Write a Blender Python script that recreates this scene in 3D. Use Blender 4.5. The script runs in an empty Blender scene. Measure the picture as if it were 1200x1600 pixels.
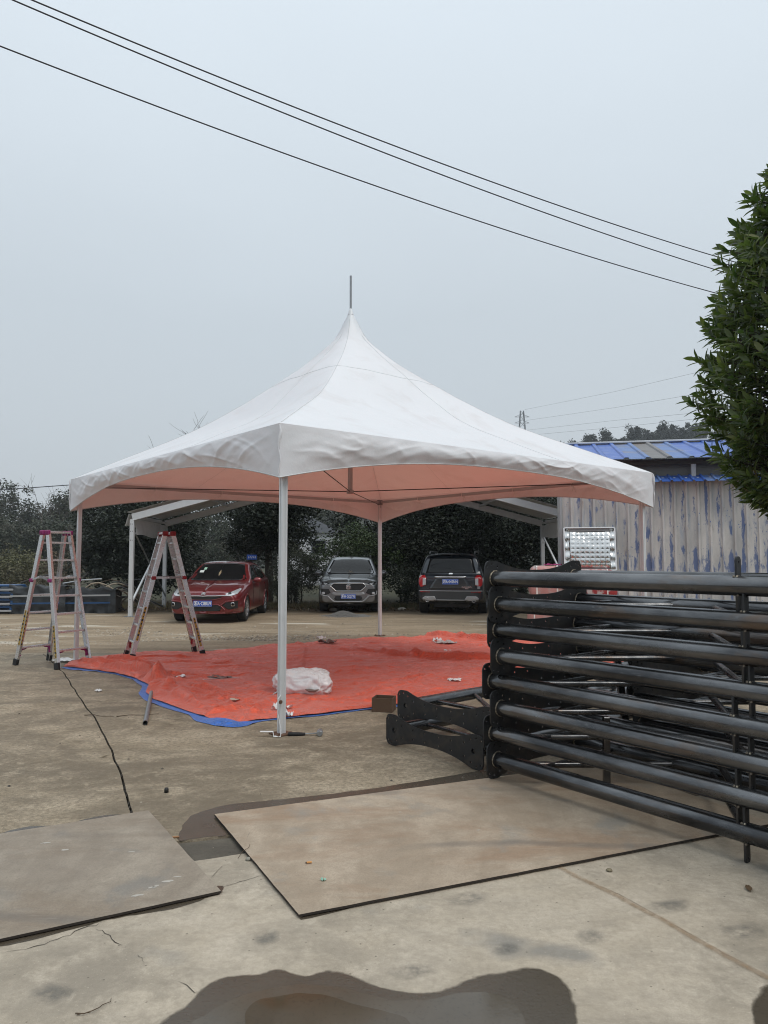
import bpy, bmesh, math, random
import numpy as np
from mathutils import Vector, Matrix, Euler, noise
from mathutils.bvhtree import BVHTree

# ------------------------------------------------------------------ camera, sky, sun, exposure
SC = bpy.context.scene
C = SC.collection
F_PX, CAM_H = 1150.0, 1.6
PITCH = math.atan(72 / F_PX)
cam_d = bpy.data.cameras.new('camera')
cam_d.sensor_fit = 'VERTICAL'; cam_d.sensor_height = 36.0; cam_d.lens = 36.0 * F_PX / 1600
cam_d.clip_start = 0.05; cam_d.clip_end = 3000
cam = bpy.data.objects.new('camera', cam_d); C.objects.link(cam)
cam.location = (0, 0, CAM_H); cam.rotation_euler = (math.pi / 2 + PITCH, 0, 0)
SC.camera = cam

w = bpy.data.worlds.new('World'); SC.world = w; w.use_nodes = True
nt = w.node_tree; nt.nodes.clear()
out = nt.nodes.new('ShaderNodeOutputWorld')
add = nt.nodes.new('ShaderNodeAddShader')
bg1 = nt.nodes.new('ShaderNodeBackground'); bg2 = nt.nodes.new('ShaderNodeBackground')
sky = nt.nodes.new('ShaderNodeTexSky'); sky.sky_type = 'NISHITA'; sky.sun_disc = False
SUN_EL, SUN_AZ = math.radians(56), math.radians(128)
sky.sun_elevation = SUN_EL; sky.sun_rotation = SUN_AZ; sky.dust_density = 6.0; sky.air_density = 1.0
bg1.inputs[1].default_value = 0.005
tc = nt.nodes.new('ShaderNodeTexCoord'); sep = nt.nodes.new('ShaderNodeSeparateXYZ')
ramp = nt.nodes.new('ShaderNodeValToRGB')
nzm = nt.nodes.new('ShaderNodeMapping'); nzm.inputs['Scale'].default_value = (1.0, 1.0, 2.4)
nz = nt.nodes.new('ShaderNodeTexNoise'); nz.inputs['Scale'].default_value = 1.6; nz.inputs['Detail'].default_value = 4
mth = nt.nodes.new('ShaderNodeMath'); mth.operation = 'MULTIPLY_ADD'; mth.inputs[1].default_value = 0.16; mth.inputs[2].default_value = -0.08
addz = nt.nodes.new('ShaderNodeMath'); addz.operation = 'ADD'
L = nt.links.new
L(tc.outputs['Generated'], sep.inputs[0]); L(tc.outputs['Generated'], nzm.inputs[0]); L(nzm.outputs[0], nz.inputs['Vector'])
L(nz.outputs['Fac'], mth.inputs[0]); L(sep.outputs['Z'], addz.inputs[0]); L(mth.outputs[0], addz.inputs[1])
L(addz.outputs[0], ramp.inputs[0])
els = ramp.color_ramp.elements
els[0].position = 0.0; els[0].color = (0.490, 0.525, 0.550, 1)
els[1].position = 1.0; els[1].color = (0.93, 1.01, 1.07, 1)
for p_, c_ in ((0.14, (0.510, 0.56, 0.60, 1)), (0.32, (0.525, 0.585, 0.635, 1)), (0.62, (0.66, 0.735, 0.80, 1))):
    e = els.new(p_); e.color = c_
L(ramp.outputs[0], bg2.inputs[0]); bg2.inputs[1].default_value = 0.955
L(sky.outputs[0], bg1.inputs[0]); L(bg1.outputs[0], add.inputs[0]); L(bg2.outputs[0], add.inputs[1]); L(add.outputs[0], out.inputs[0])

sun_d = bpy.data.lights.new('sun', 'SUN'); sun_d.energy = 1.2; sun_d.angle = math.radians(32); sun_d.color = (1.0, 0.95, 0.88)
sun = bpy.data.objects.new('sun', sun_d); C.objects.link(sun)
sdir = Vector((math.sin(SUN_AZ) * math.cos(SUN_EL), math.cos(SUN_AZ) * math.cos(SUN_EL), math.sin(SUN_EL)))
sun.rotation_euler = sdir.to_track_quat('Z', 'Y').to_euler(); sun.location = (0, 0, 40)

SC.view_settings.view_transform = 'Standard'; SC.view_settings.look = 'None'
SC.view_settings.exposure = 0.25; SC.view_settings.gamma = 1.0
SC.view_settings.use_curve_mapping = False
SC.cycles.use_denoising = True
SC.cycles.max_bounces = 10; SC.cycles.diffuse_bounces = 7; SC.cycles.volume_bounces = 0
SC.cycles.volume_step_rate = 4
SC.cycles.pixel_filter_type = 'BLACKMAN_HARRIS'; SC.cycles.filter_width = 1.05

# ------------------------------------------------------------------ projection helpers (photo pixel -> place)
_cp, _sp = math.cos(PITCH), math.sin(PITCH)
def ray(px, py):
    x = (px - 600) / F_PX; y = (800 - py) / F_PX
    return Vector((x, _cp - y * _sp, _sp + y * _cp))
def P(px, py, z=0.0):
    d = ray(px, py); t = (z - CAM_H) / d.z
    return Vector((d.x * t, d.y * t, z))
def At(px, py, Y):
    d = ray(px, py); t = Y / d.y
    return Vector((d.x * t, Y, CAM_H + d.z * t))

# ------------------------------------------------------------------ object helpers
def tag(o, label, cat, group=None, kind=None):
    if label: o['label'] = label
    if cat: o['category'] = cat
    if group: o['group'] = group
    if kind: o['kind'] = kind
    return o
def thing(name, label, cat, loc=(0, 0, 0), rotz=0.0, group=None):
    o = bpy.data.objects.new(name, None); C.objects.link(o)
    o.location = loc; o.rotation_euler = (0, 0, rotz); o.empty_display_size = 0.2
    return tag(o, label, cat, group)
KIDS = {}
def kids(o): return KIDS.get(o.name, [])
def setpar(c, p):
    c.parent = p; KIDS.setdefault(p.name, []).append(c)
def copy_tree(o, parent=None):
    c = o.copy(); C.objects.link(c)
    if parent is not None: setpar(c, parent)
    for ch in list(kids(o)): copy_tree(ch, c)
    return c
def link(name, me, mat=None, parent=None, kind=None):
    o = bpy.data.objects.new(name, me); C.objects.link(o)
    if mat is not None:
        me.materials.clear()
        for m in (mat if isinstance(mat, (list, tuple)) else [mat]): me.materials.append(m)
    if parent is not None: setpar(o, parent)
    if kind: o['kind'] = kind
    return o

class MB:
    """collects simple shapes into one mesh"""
    def __init__(s): s.v = []; s.f = []; s.sm = []; s.mi = []
    def add(s, vs, fs, smooth=False, m=0, M=None):
        n = len(s.v)
        if M is not None: vs = [M @ Vector(q) for q in vs]
        s.v.extend([tuple(q) for q in vs])
        for f in fs: s.f.append([i + n for i in f]); s.sm.append(smooth); s.mi.append(m)
        return s
    def box(s, c, d, M=None, m=0, b=0.0):
        cx, cy, cz = c; x, y, z = d[0] / 2, d[1] / 2, d[2] / 2
        if b <= 0:
            vs = [(cx + i * x, cy + j * y, cz + k * z) for i in (-1, 1) for j in (-1, 1) for k in (-1, 1)]
            fs = [(0, 1, 3, 2), (4, 6, 7, 5), (0, 4, 5, 1), (2, 3, 7, 6), (0, 2, 6, 4), (1, 5, 7, 3)]
            return s.add(vs, fs, False, m, M)
        bm = bmesh.new(); bmesh.ops.create_cube(bm, size=1)
        for v in bm.verts: v.co = Vector((v.co.x * 2 * x, v.co.y * 2 * y, v.co.z * 2 * z))
        bmesh.ops.bevel(bm, geom=list(bm.edges), offset=b, segments=1, affect='EDGES', profile=0.5)
        bm.verts.index_update()
        vs = [(v.co.x + cx, v.co.y + cy, v.co.z + cz) for v in bm.verts]
        fs = [[v.index for v in f.verts] for f in bm.faces]; bm.free()
        return s.add(vs, fs, False, m, M)
    def tube(s, pts, r, seg=8, caps=True, m=0, M=None, smooth=True, flat=1.0):
        pts = [Vector(p) for p in pts]; n = len(pts)
        rs = r if isinstance(r, (list, tuple)) else [r] * n
        t0 = (pts[1] - pts[0]).normalized()
        up = Vector((0, 0, 1)) if abs(t0.z) < 0.9 else Vector((1, 0, 0))
        a = t0.cross(up).normalized(); vs = []; fs = []
        for i in range(n):
            t = (pts[min(i + 1, n - 1)] - pts[max(i - 1, 0)]).normalized()
            a = (a - t * a.dot(t)).normalized(); b = t.cross(a)
            for k in range(seg):
                th = 2 * math.pi * (k + 0.5) / seg
                vs.append(pts[i] + (a * math.cos(th) + b * (math.sin(th) * flat)) * rs[i])
        for i in range(n - 1):
            for k in range(seg):
                k2 = (k + 1) % seg
                fs.append((i * seg + k, i * seg + k2, (i + 1) * seg + k2, (i + 1) * seg + k))
        s.add(vs, fs, smooth, m, M)
        if caps:
            s.add(vs[:seg], [tuple(range(seg))[::-1]], False, m, M); s.add(vs[-seg:], [tuple(range(seg))], False, m, M)
        return s
    def bar(s, a, b, wd, ht, up=(0, 0, 1), m=0, bev=0.0):
        """rectangular bar from a to b, wd across, ht along up"""
        a, b = Vector(a), Vector(b); x = b - a; ln = x.length; x.normalize(); up = Vector(up)
        y = up.cross(x).normalized(); z = x.cross(y)
        M = Matrix(((x.x, y.x, z.x, a.x), (x.y, y.y, z.y, a.y), (x.z, y.z, z.z, a.z), (0, 0, 0, 1)))
        return s.box((ln / 2, 0, 0), (ln, wd, ht), M, m, bev)
    def prism(s, poly, z0, z1, M=None, m=0, smooth=False):
        n = len(poly)
        vs = [(x, y, z0) for x, y in poly] + [(x, y, z1) for x, y in poly]
        s.add(vs, [tuple(range(n))[::-1], tuple(range(n, 2 * n))], False, m, M)
        s.add(vs, [(i, (i + 1) % n, (i + 1) % n + n, i + n) for i in range(n)], smooth, m, M)
        return s
    def lathe(s, prof, seg=20, M=None, m=0, closed=False):
        vs = []; fs = []; n = len(prof)
        for r, z in prof:
            for k in range(seg):
                th = 2 * math.pi * k / seg; vs.append((r * math.cos(th), r * math.sin(th), z))
        for i in range(n if closed else n - 1):
            for k in range(seg):
                k2 = (k + 1) % seg; j = (i + 1) % n
                fs.append((i * seg + k, i * seg + k2, j * seg + k2, j * seg + k))
        return s.add(vs, fs, True, m, M)
    def grid(s, fn, nu, nv, m=0, smooth=True, M=None):
        vs = [fn(i / nu, j / nv) for j in range(nv + 1) for i in range(nu + 1)]
        fs = [(j * (nu + 1) + i, j * (nu + 1) + i + 1, (j + 1) * (nu + 1) + i + 1, (j + 1) * (nu + 1) + i) for j in range(nv) for i in range(nu)]
        return s.add(vs, fs, smooth, m, M)
    def mesh(s, name):
        me = bpy.data.meshes.new(name); me.from_pydata(s.v, [], s.f)
        me.polygons.foreach_set('use_smooth', s.sm); me.polygons.foreach_set('material_index', s.mi); me.update()
        return me
    def build(s, name, mat, parent=None, kind=None, world=False):
        if world and parent is not None:
            l = parent.matrix_basis.inverted(); s.v = [tuple(l @ Vector(q)) for q in s.v]
        return link(name, s.mesh(name), mat, parent, kind)

def np_mesh(name, V, Fq, smooth=False):
    """fast mesh from arrays: V (n,3), Fq (m,k)"""
    V = np.asarray(V, dtype=np.float32); Fq = np.asarray(Fq, dtype=np.int32)
    me = bpy.data.meshes.new(name); k = Fq.shape[1]
    me.vertices.add(len(V)); me.vertices.foreach_set('co', V.ravel())
    me.loops.add(Fq.size); me.loops.foreach_set('vertex_index', Fq.ravel())
    me.polygons.add(len(Fq)); me.polygons.foreach_set('loop_start', np.arange(0, Fq.size, k, dtype=np.int32))
    me.polygons.foreach_set('use_smooth', np.full(len(Fq), smooth)); me.update(calc_edges=True)
    return me

# ------------------------------------------------------------------ materials
def node_mat(name):
    m = bpy.data.materials.new(name); m.use_nodes = True
    return m, m.node_tree, m.node_tree.nodes['Principled BSDF']
def c4(c): return (c[0], c[1], c[2], 1)
class NT:
    def __init__(s, m): s.t = m.node_tree; s.tc = s.t.nodes.new('ShaderNodeTexCoord'); s.co = s.tc.outputs['Object']
    def scatter(s):
        """different grain on every object that shares a mesh"""
        oi = s.n('ObjectInfo'); ml = s.n('Math', operation='MULTIPLY'); ml.inputs[1].default_value = 41.0; s.l(oi.outputs['Random'], ml.inputs[0])
        va = s.n('VectorMath', operation='ADD'); s.l(s.tc.outputs['Object'], va.inputs[0]); s.l(ml.outputs[0], va.inputs[1]); s.co = va.outputs[0]; return s
    def n(s, kind, **kw):
        nd = s.t.nodes.new('ShaderNode' + kind)
        for k, v in kw.items(): setattr(nd, k, v)
        return nd
    def l(s, a, b): s.t.links.new(a, b)
    def noise(s, scale, detail=4, rough=0.55, stretch=None, dist=0.0):
        nd = s.n('TexNoise'); nd.inputs['Scale'].default_value = scale; nd.inputs['Detail'].default_value = detail
        nd.inputs['Roughness'].default_value = rough; nd.inputs['Distortion'].default_value = dist
        if stretch:
            mp = s.n('Mapping'); mp.inputs['Scale'].default_value = stretch; s.l(s.co, mp.inputs[0]); s.l(mp.outputs[0], nd.inputs['Vector'])
        else: s.l(s.co, nd.inputs['Vector'])
        return nd.outputs['Fac']
    def ramp(s, fac, lo, hi, a=0.0, b=1.0):
        nd = s.n('MapRange'); nd.inputs['From Min'].default_value = lo; nd.inputs['From Max'].default_value = hi
        nd.inputs['To Min'].default_value = a; nd.inputs['To Max'].default_value = b; nd.clamp = True
        s.l(fac, nd.inputs['Value']); return nd.outputs[0]
    def mix(s, fac, a, b, mode='MIX'):
        nd = s.n('MixRGB', blend_type=mode)
        if isinstance(fac, (int, float)): nd.inputs[0].default_value = fac
        else: s.l(fac, nd.inputs[0])
        for i, q in ((1, a), (2, b)):
            if isinstance(q, (tuple, list)): nd.inputs[i].default_value = c4(q)
            else: s.l(q, nd.inputs[i])
        return nd.outputs[0]
    def math(s, op, a, b):
        nd = s.n('Math', operation=op)
        for i, q in ((0, a), (1, b)):
            if isinstance(q, (int, float)): nd.inputs[i].default_value = q
            else: s.l(q, nd.inputs[i])
        return nd.outputs[0]
    def bump(s, bs, h, strength=0.3, dist=0.01):
        nd = s.n('Bump'); nd.inputs['Strength'].default_value = strength; nd.inputs['Distance'].default_value = dist
        s.l(h, nd.inputs['Height']); s.l(nd.outputs[0], bs.inputs['Normal'])
def simple(name, col, rough=0.5, metal=0.0, var=0.12, scale=6.0, bump=0.0, bscale=60, bdist=0.004, col2=None, lo=0.45, hi=0.65, stretch=None, coat=0.0, spec=None):
    """one colour with noise variation; col2 = second colour in blotches"""
    m, t, b = node_mat(name); N = NT(m)
    a = N.noise(scale, 5, 0.6, stretch)
    base = N.mix(a, tuple(x * (1 - var) for x in col), tuple(min(1, x * (1 + var)) for x in col))
    if col2 is not None:
        f = N.ramp(N.noise(scale * 0.63, 6, 0.65, stretch, 0.4), lo, hi)
        base = N.mix(f, base, col2)
    N.l(base, b.inputs['Base Color'])
    N.l(N.ramp(N.noise(scale * 2.3, 3), 0.3, 0.7, max(0.02, rough - 0.07), min(1, rough + 0.07)), b.inputs['Roughness'])
    b.inputs['Metallic'].default_value = metal
    if coat: b.inputs['Coat Weight'].default_value = coat; b.inputs['Coat Roughness'].default_value = 0.04
    if spec is not None: b.inputs['Specular IOR Level'].default_value = spec
    if bump > 0: N.bump(b, N.noise(bscale, 4, 0.6), bump, bdist)
    return m
def leaf_mat(name, c1, c2, c3=None, rough=0.5):
    m, t, b = node_mat(name); N = NT(m)
    g = N.n('NewGeometry'); r = g.outputs['Random Per Island']
    base = N.mix(r, c1, c2)
    if c3 is not None: base = N.mix(N.ramp(N.noise(0.9, 3), 0.45, 0.65), base, c3)
    N.l(base, b.inputs['Base Color']); b.inputs['Roughness'].default_value = rough
    b.inputs['Specular IOR Level'].default_value = 0.35
    return m
# ================================================================== SETTING: ground, slabs, water, hills
rng = random.Random(7); nrg = np.random.default_rng(7)
def nz2(x, y, s=1.0, z=0.0): return noise.noise(Vector((x * s, y * s, z)))

def concrete(name, base, light, dark, stain, dark_lo=0.5, bump=0.25, bs=90, fine=0.22, blt=0.38, grain=0.3):
    m, t, b = node_mat(name); N = NT(m)
    big = N.noise(0.62, 8, 0.66, (1, 1.7, 1), 0.8); mid = N.noise(2.6, 9, 0.70, None, 0.3); spk = N.noise(95, 3, 0.7); grit = N.noise(30, 6, 0.75)
    col = N.mix(N.ramp(mid, 0.36, 0.62), base, light)
    col = N.mix(N.ramp(big, dark_lo, dark_lo + 0.16, 0, 0.85), col, dark)
    gate = N.ramp(N.noise(0.85, 4, 0.6, (1, 1.3, 1), 0.6), 0.40, 0.62); blot = N.noise(6.0, 8, 0.72, None, 0.5)
    col = N.mix(N.math('MULTIPLY', N.ramp(blot, 0.42, 0.60, 0, blt), gate), col, dark)
    col = N.mix(N.ramp(blot, 0.44, 0.34, 0, blt * .8), col, light)
    spot = N.noise(1.35, 3, 0.5, (1.0, 1.35, 1.0), 0.2)
    col = N.mix(N.ramp(spot, 0.58, 0.66, 0, 0.75), col, stain)
    col = N.mix(N.math('MULTIPLY', N.ramp(grit, 0.40, 0.66), fine), col, tuple(x * 0.42 for x in base))
    col = N.mix(N.ramp(spk, 0.62, 0.75, 0, 0.45), col, tuple(min(1, x * 1.5) for x in light))
    col = N.mix(N.ramp(N.noise(210, 2, 0.6), 0.38, 0.68, 0, grain), col, tuple(x * 0.45 for x in base))
    chip = N.n('TexVoronoi'); chip.inputs['Scale'].default_value = 31; N.l(N.co, chip.inputs['Vector'])
    csel = N.n('SeparateXYZ'); N.l(chip.outputs['Color'], csel.inputs[0])
    col = N.mix(N.math('MULTIPLY', N.ramp(chip.outputs['Distance'], 0.10, 0.17, 1, 0), N.ramp(csel.outputs['X'], 0.90, 0.92, 0, 0.8)), col, tuple(x * 0.3 for x in base))
    pit = N.n('TexVoronoi'); pit.inputs['Scale'].default_value = 17; N.l(N.co, pit.inputs['Vector'])
    pf = N.ramp(pit.outputs['Distance'], 0.05, 0.12, 1, 0)
    pm = N.math('MULTIPLY', pf, N.ramp(N.noise(1.9, 2), 0.56, 0.62))
    col = N.mix(N.math('MULTIPLY', pm, 0.7), col, tuple(x * 0.35 for x in base))
    N.l(col, b.inputs['Base Color'])
    N.l(N.ramp(big, 0.35, 0.7, 0.88, 0.62), b.inputs['Roughness'])
    h = N.math('ADD', N.math('MULTIPLY', grit, 0.6), N.math('MULTIPLY', spk, 0.3))
    h = N.math('ADD', h, N.math('MULTIPLY', mid, 0.8))
    N.bump(b, h, bump, 0.012)
    b.inputs['Specular IOR Level'].default_value = 0.3
    return m
M_FRONT = concrete('pale concrete', (0.445, 0.382, 0.295), (0.52, 0.455, 0.365), (0.27, 0.235, 0.185), (0.205, 0.20, 0.185), 0.47, 0.40, fine=0.34, blt=0.75, grain=0.26)
M_OLD = concrete('worn brown concrete', (0.335, 0.272, 0.188), (0.56, 0.468, 0.345), (0.15, 0.12, 0.083), (0.25, 0.205, 0.145), 0.46, 1.0, fine=0.85, blt=0.9, grain=0.7)
M_DRAIN = concrete('damp channel concrete', (0.095, 0.084, 0.066), (0.13, 0.115, 0.09), (0.06, 0.052, 0.042), (0.075, 0.07, 0.058), 0.5, 0.5)

# ---- ground sheet: dirt yard, gravel band, dry verge
def ground_mat():
    m, t, b = node_mat('packed dirt and gravel'); N = NT(m)
    s = N.n('SeparateXYZ'); N.l(N.co, s.inputs[0])
    y = N.math('ADD', s.outputs['Y'], N.math('MULTIPLY', N.noise(0.5, 5), 2.4))
    fine = N.noise(28, 4, 0.7); mid = N.noise(1.3, 7, 0.65, (0.45, 1.5, 1)); st = N.noise(11, 3, 0.7)
    dirt = N.mix(N.ramp(mid, 0.35, 0.65), (0.225, 0.172, 0.115), (0.375, 0.298, 0.208))
    dirt = N.mix(N.ramp(fine, 0.45, 0.7, 0, 0.6), dirt, (0.10, 0.078, 0.055))
    pale = N.noise(0.9, 6, 0.6, (0.35, 1.9, 1))
    dirt = N.mix(N.ramp(pale, 0.60, 0.66, 0, 0.8), dirt, (0.52, 0.475, 0.40))
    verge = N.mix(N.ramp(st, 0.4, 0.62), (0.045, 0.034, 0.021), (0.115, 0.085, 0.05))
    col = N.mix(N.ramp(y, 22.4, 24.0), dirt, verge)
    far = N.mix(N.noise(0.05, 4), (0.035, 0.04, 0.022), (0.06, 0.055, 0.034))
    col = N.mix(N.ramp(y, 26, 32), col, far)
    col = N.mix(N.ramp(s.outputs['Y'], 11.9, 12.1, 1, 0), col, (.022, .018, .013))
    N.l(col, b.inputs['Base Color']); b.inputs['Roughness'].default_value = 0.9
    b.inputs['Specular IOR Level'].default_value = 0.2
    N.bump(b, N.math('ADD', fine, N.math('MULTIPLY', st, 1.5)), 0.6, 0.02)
    return m
GZ = -0.03
def hill_z(x, y):
    h = 36.0 * math.exp(-(((x - 85) / 100) ** 2 + ((y - 240) / 45) ** 2))
    h += 12 * math.exp(-(((x + 150) / 120) ** 2 + ((y - 330) / 70) ** 2))
    return GZ + h
xs = np.unique(np.concatenate([np.linspace(-480, 480, 65), np.linspace(-30, 30, 61)]))
ys = np.unique(np.concatenate([np.linspace(-480, 480, 65), np.linspace(0, 40, 81)]))
V = []
for yy in ys:
    for xx in xs:
        z = hill_z(xx, yy)
        if 12.8 < yy < 40 and abs(xx) < 40:
            z += 0.03 * nz2(xx, yy, 0.9) * min(1, (yy - 12.8) / 2)
        if 12.45 < yy < 15: z += 0.026 * (1 - (yy - 12.45) / 2.55)
        V.append((xx, yy, z))
nx = len(xs)
Fq = [(j * nx + i, j * nx + i + 1, (j + 1) * nx + i + 1, (j + 1) * nx + i) for j in range(len(ys) - 1) for i in range(nx - 1)]
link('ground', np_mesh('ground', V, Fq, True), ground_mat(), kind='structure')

# ---- concrete slabs with open joints
def wob(a, b, step=0.25, amp=0.006, seed=0.0):
    a, b = Vector(a), Vector(b); n = max(2, int((b - a).length / step)); o = []
    d = (b - a).normalized(); pr = Vector((-d.y, d.x))
    for i in range(n):
        p = a.lerp(b, i / n); o.append(p + pr * (noise.noise(Vector((p.x * 2.3, p.y * 2.3, seed))) * amp * (0 if i == 0 else 1)))
    return o
def slab(name, poly, mat, top=0.0, bot=-0.13):
    mb = MB(); pl = [(p[0], p[1]) for p in poly]
    c = 0.008; cen = Vector((sum(p[0] for p in pl) / len(pl), sum(p[1] for p in pl) / len(pl)))
    mb.prism(pl, bot, top); return mb.build(name, mat, kind='structure')
def ext(a, b, t): return Vector((a.x + (b.x - a.x) * t, a.y + (b.y - a.y) * t))
A0, A1 = P(304, 1345), P(381, 1335)
B0, B1 = P(277, 1315), P(357, 1306)
A_l, A_r = ext(A0, A1, -22), ext(A0, A1, 30); B_l, B_r = ext(B0, B1, -22), ext(B0, B1, 30)
J = [P(*q) for q in ((66, 1020), (72, 1025), (100, 1052), (118, 1080), (130, 1098), (150, 1125), (168, 1160), (183, 1195), (195, 1235), (205, 1267), (212, 1297), (216, 1312))]
J = [Vector((p.x, p.y)) for p in J]
Jd = []
for a, b in zip(J[:-1], J[1:]): Jd += wob(a, b, 0.09, 0.016, 4)
Jd.append(J[-1])
yj = P(130, 1098); cr = (P(230, 1090) - P(0, 1107)).normalized()
kx = min(range(len(Jd)), key=lambda i: abs(Jd[i].y - yj.y))
X_l = Vector((yj.x - 12, yj.y - 12 * cr.y / cr.x)); X_r = Vector((yj.x + 16, yj.y + 16 * cr.y / cr.x))
def off(p, dx, dy=0): return Vector((p[0] + dx, p[1] + dy))
g = 0.009; hc = 0.005
Bj = ext(B0, B1, (J[-1].x - B0.x) / (B1.x - B0.x))
far_l, far_r = Vector((-17, 12.5)), Vector((15, 12.62))
far_j = Vector((Jd[0].x, Jd[0].y + .06))
S = lambda pts, dx, dy=0: [off(p, dx, dy) for p in pts]
def loft_slab(name, ca, cb, mat, n=48, top=0.0, bot=-0.13, far=0.0, near=0.0):
    """slab spanned between two edge lines of equal count; ragged far / near edge"""
    m = len(ca); v = []; f = []
    for i in range(m):
        for k in range(n + 1):
            p = Vector(ca[i]).lerp(Vector(cb[i]), k / n); r = (far if i == 0 else near if i == m - 1 else 0) * (0 if k in (0, n) else 1)
            if r: p = p + Vector((0, r * (noise.noise(Vector((p.x * 2.1, 3, 1))) + .5 * noise.noise(Vector((p.x * 7, 3, 2))))))
            v.append((p.x, p.y, top))
    W_ = n + 1
    for i in range(m - 1):
        for k in range(n): f.append((i * W_ + k, i * W_ + k + 1, (i + 1) * W_ + k + 1, (i + 1) * W_ + k))
    ring_ = [k for k in range(W_)] + [i * W_ + n for i in range(1, m)] + [(m - 1) * W_ + k for k in range(n - 1, -1, -1)] + [i * W_ for i in range(m - 2, 0, -1)]
    b0 = len(v); v += [(v[q][0], v[q][1], bot) for q in ring_]; L_ = len(ring_)
    for i in range(L_): f.append((ring_[i], ring_[(i + 1) % L_], b0 + (i + 1) % L_, b0 + i))
    return MB().add(v, f).build(name, mat, kind='structure')
def side(a, b, n): return [Vector(a).lerp(Vector(b), i / (n - 1)) for i in range(n)]
Jf, Jn = Jd[:kx + 1], Jd[kx:]
ca = S(Jf, -g); ca[-1] = off(ca[-1], 0, hc); loft_slab('yard_slab', side(far_l, off(X_l, 0, hc), len(ca)), ca, M_OLD, far=.10)
ca = S(Jf, g); ca[-1] = off(ca[-1], 0, hc); loft_slab('yard_slab', ca, side(far_r, off(X_r, 0, hc), len(ca)), M_OLD, far=.10)
ca = S(Jn, -g); ca[0] = off(ca[0], 0, -hc); ca[-1] = off(Bj, -g, .012); loft_slab('yard_slab', side(off(X_l, 0, -hc), off(B_l, 0, .012), len(ca)), ca, M_OLD)
ca = S(Jn, g); ca[0] = off(ca[0], 0, -hc); ca[-1] = off(Bj, g, .012); loft_slab('yard_slab', ca, side(off(X_r, 0, -hc), off(B_r, 0, .012), len(ca)), M_OLD)
loft_slab('front_slab', [A_l, Vector((A_l.x, -4))], [A_r, Vector((A_r.x, -4))], M_FRONT, 240, far=.018)
loft_slab('channel_slab', [off(B_l, 0, -.012), off(A_l, 0, .020)], [off(B_r, 0, -.012), off(A_r, 0, .020)], M_DRAIN, 240, top=-.008, near=.012)
# joint dirt with tufts of moss, sits in the open joint
dm = simple('joint dirt', (0.028, 0.024, 0.018), 0.95, 0, 0.4, 20)
mb = MB()
for p in Jd[2:]:
    for _ in range(10):
        q = (p.x + rng.gauss(0, 0.007), p.y + rng.uniform(-0.05, 0.05)); r = rng.uniform(0.002, 0.005)
        mb.box((q[0], q[1], -0.006 + r * 0.4), (r * 2, r * rng.uniform(1, 3), r), Matrix.Rotation(rng.uniform(-.2, .2), 4, 'Z') if False else None)
    if rng.random() < .5: mb.box((p.x, p.y, -0.008), (.018, .10, .006))
mb.build('joint_dirt', dm, kind='stuff')

# ---- thin cracks in the front slab
crk = simple('crack grime', (0.035, 0.029, 0.022), 0.95)
def crack(pix, wd, seed):
    pts = [P(*q) for q in pix]; d = []
    for a, b in zip(pts[:-1], pts[1:]): d += [Vector((q.x, q.y)) for q in wob(a.xy, b.xy, 0.025, 0.02, seed)]
    d.append(pts[-1].xy); v = []; f = []; n = len(d)
    for i, p in enumerate(d):
        t = (d[min(i + 1, n - 1)] - d[max(0, i - 1)]).normalized(); pr = Vector((-t.y, t.x))
        hw = wd * (0.25 + 0.9 * abs(noise.noise(Vector((p.x * 9, p.y * 9, seed))))) * min(1, 4 * min(i + .3, n - 1 - i + .3) / n)
        v += [(p.x + pr.x * hw, p.y + pr.y * hw, 0.0022), (p.x - pr.x * hw, p.y - pr.y * hw, 0.0022)]
    f = [(2 * i, 2 * i + 1, 2 * i + 3, 2 * i + 2) for i in range(n - 1)]
    MB().add(v, f).build('crack', crk, kind='structure')
crack([(0, 1490), (40, 1484), (70, 1476), (90, 1468), (110, 1462), (128, 1451), (150, 1447), (165, 1440)], 0.0036, 1)
crack([(150, 1452), (160, 1454), (172, 1462), (180, 1473), (192, 1478)], 0.0036, 2)
crack([(330, 1372), (347, 1354), (360, 1350)], 0.0022, 3)
crack([(342, 1387), (375, 1378), (408, 1368)], 0.003, 4)
crack([(215, 1492), (222, 1497), (226, 1506)], 0.0015, 6)
crack([(278, 1534), (292, 1540), (304, 1552), (310, 1549)], 0.003, 6)
crack([(880, 1362), (960, 1395), (1040, 1438), (1130, 1490), (1200, 1526)], 0.0016, 8)
# rust run-off line on the front slab
m_, t_, b_ = node_mat('rust run on concrete'); N = NT(m_)
N.l(N.mix(N.noise(14, 5, 0.7), (0.33, 0.24, 0.15), (0.30, 0.185, 0.095)), b_.inputs['Base Color']); b_.inputs['Roughness'].default_value = 0.85
tr = N.n('BsdfTransparent'); mx = N.n('MixShader'); ao = t_.nodes['Material Output']
uvx = N.n('UVMap'); sp2 = N.n('SeparateXYZ'); N.l(uvx.outputs[0], sp2.inputs[0])
edge = N.math('MULTIPLY', N.math('MULTIPLY', sp2.outputs['X'], N.math('SUBTRACT', 1.0, sp2.outputs['X'])), 4.0)
fac = N.math('MULTIPLY', edge, N.ramp(N.noise(26, 6, 0.7), 0.3, 0.72, 0.1, 0.75))
N.l(fac, mx.inputs[0]); N.l(tr.outputs[0], mx.inputs[1]); N.l(b_.outputs[0], mx.inputs[2]); N.l(mx.outputs[0], ao.inputs[0])
M_RUN = m_
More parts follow.
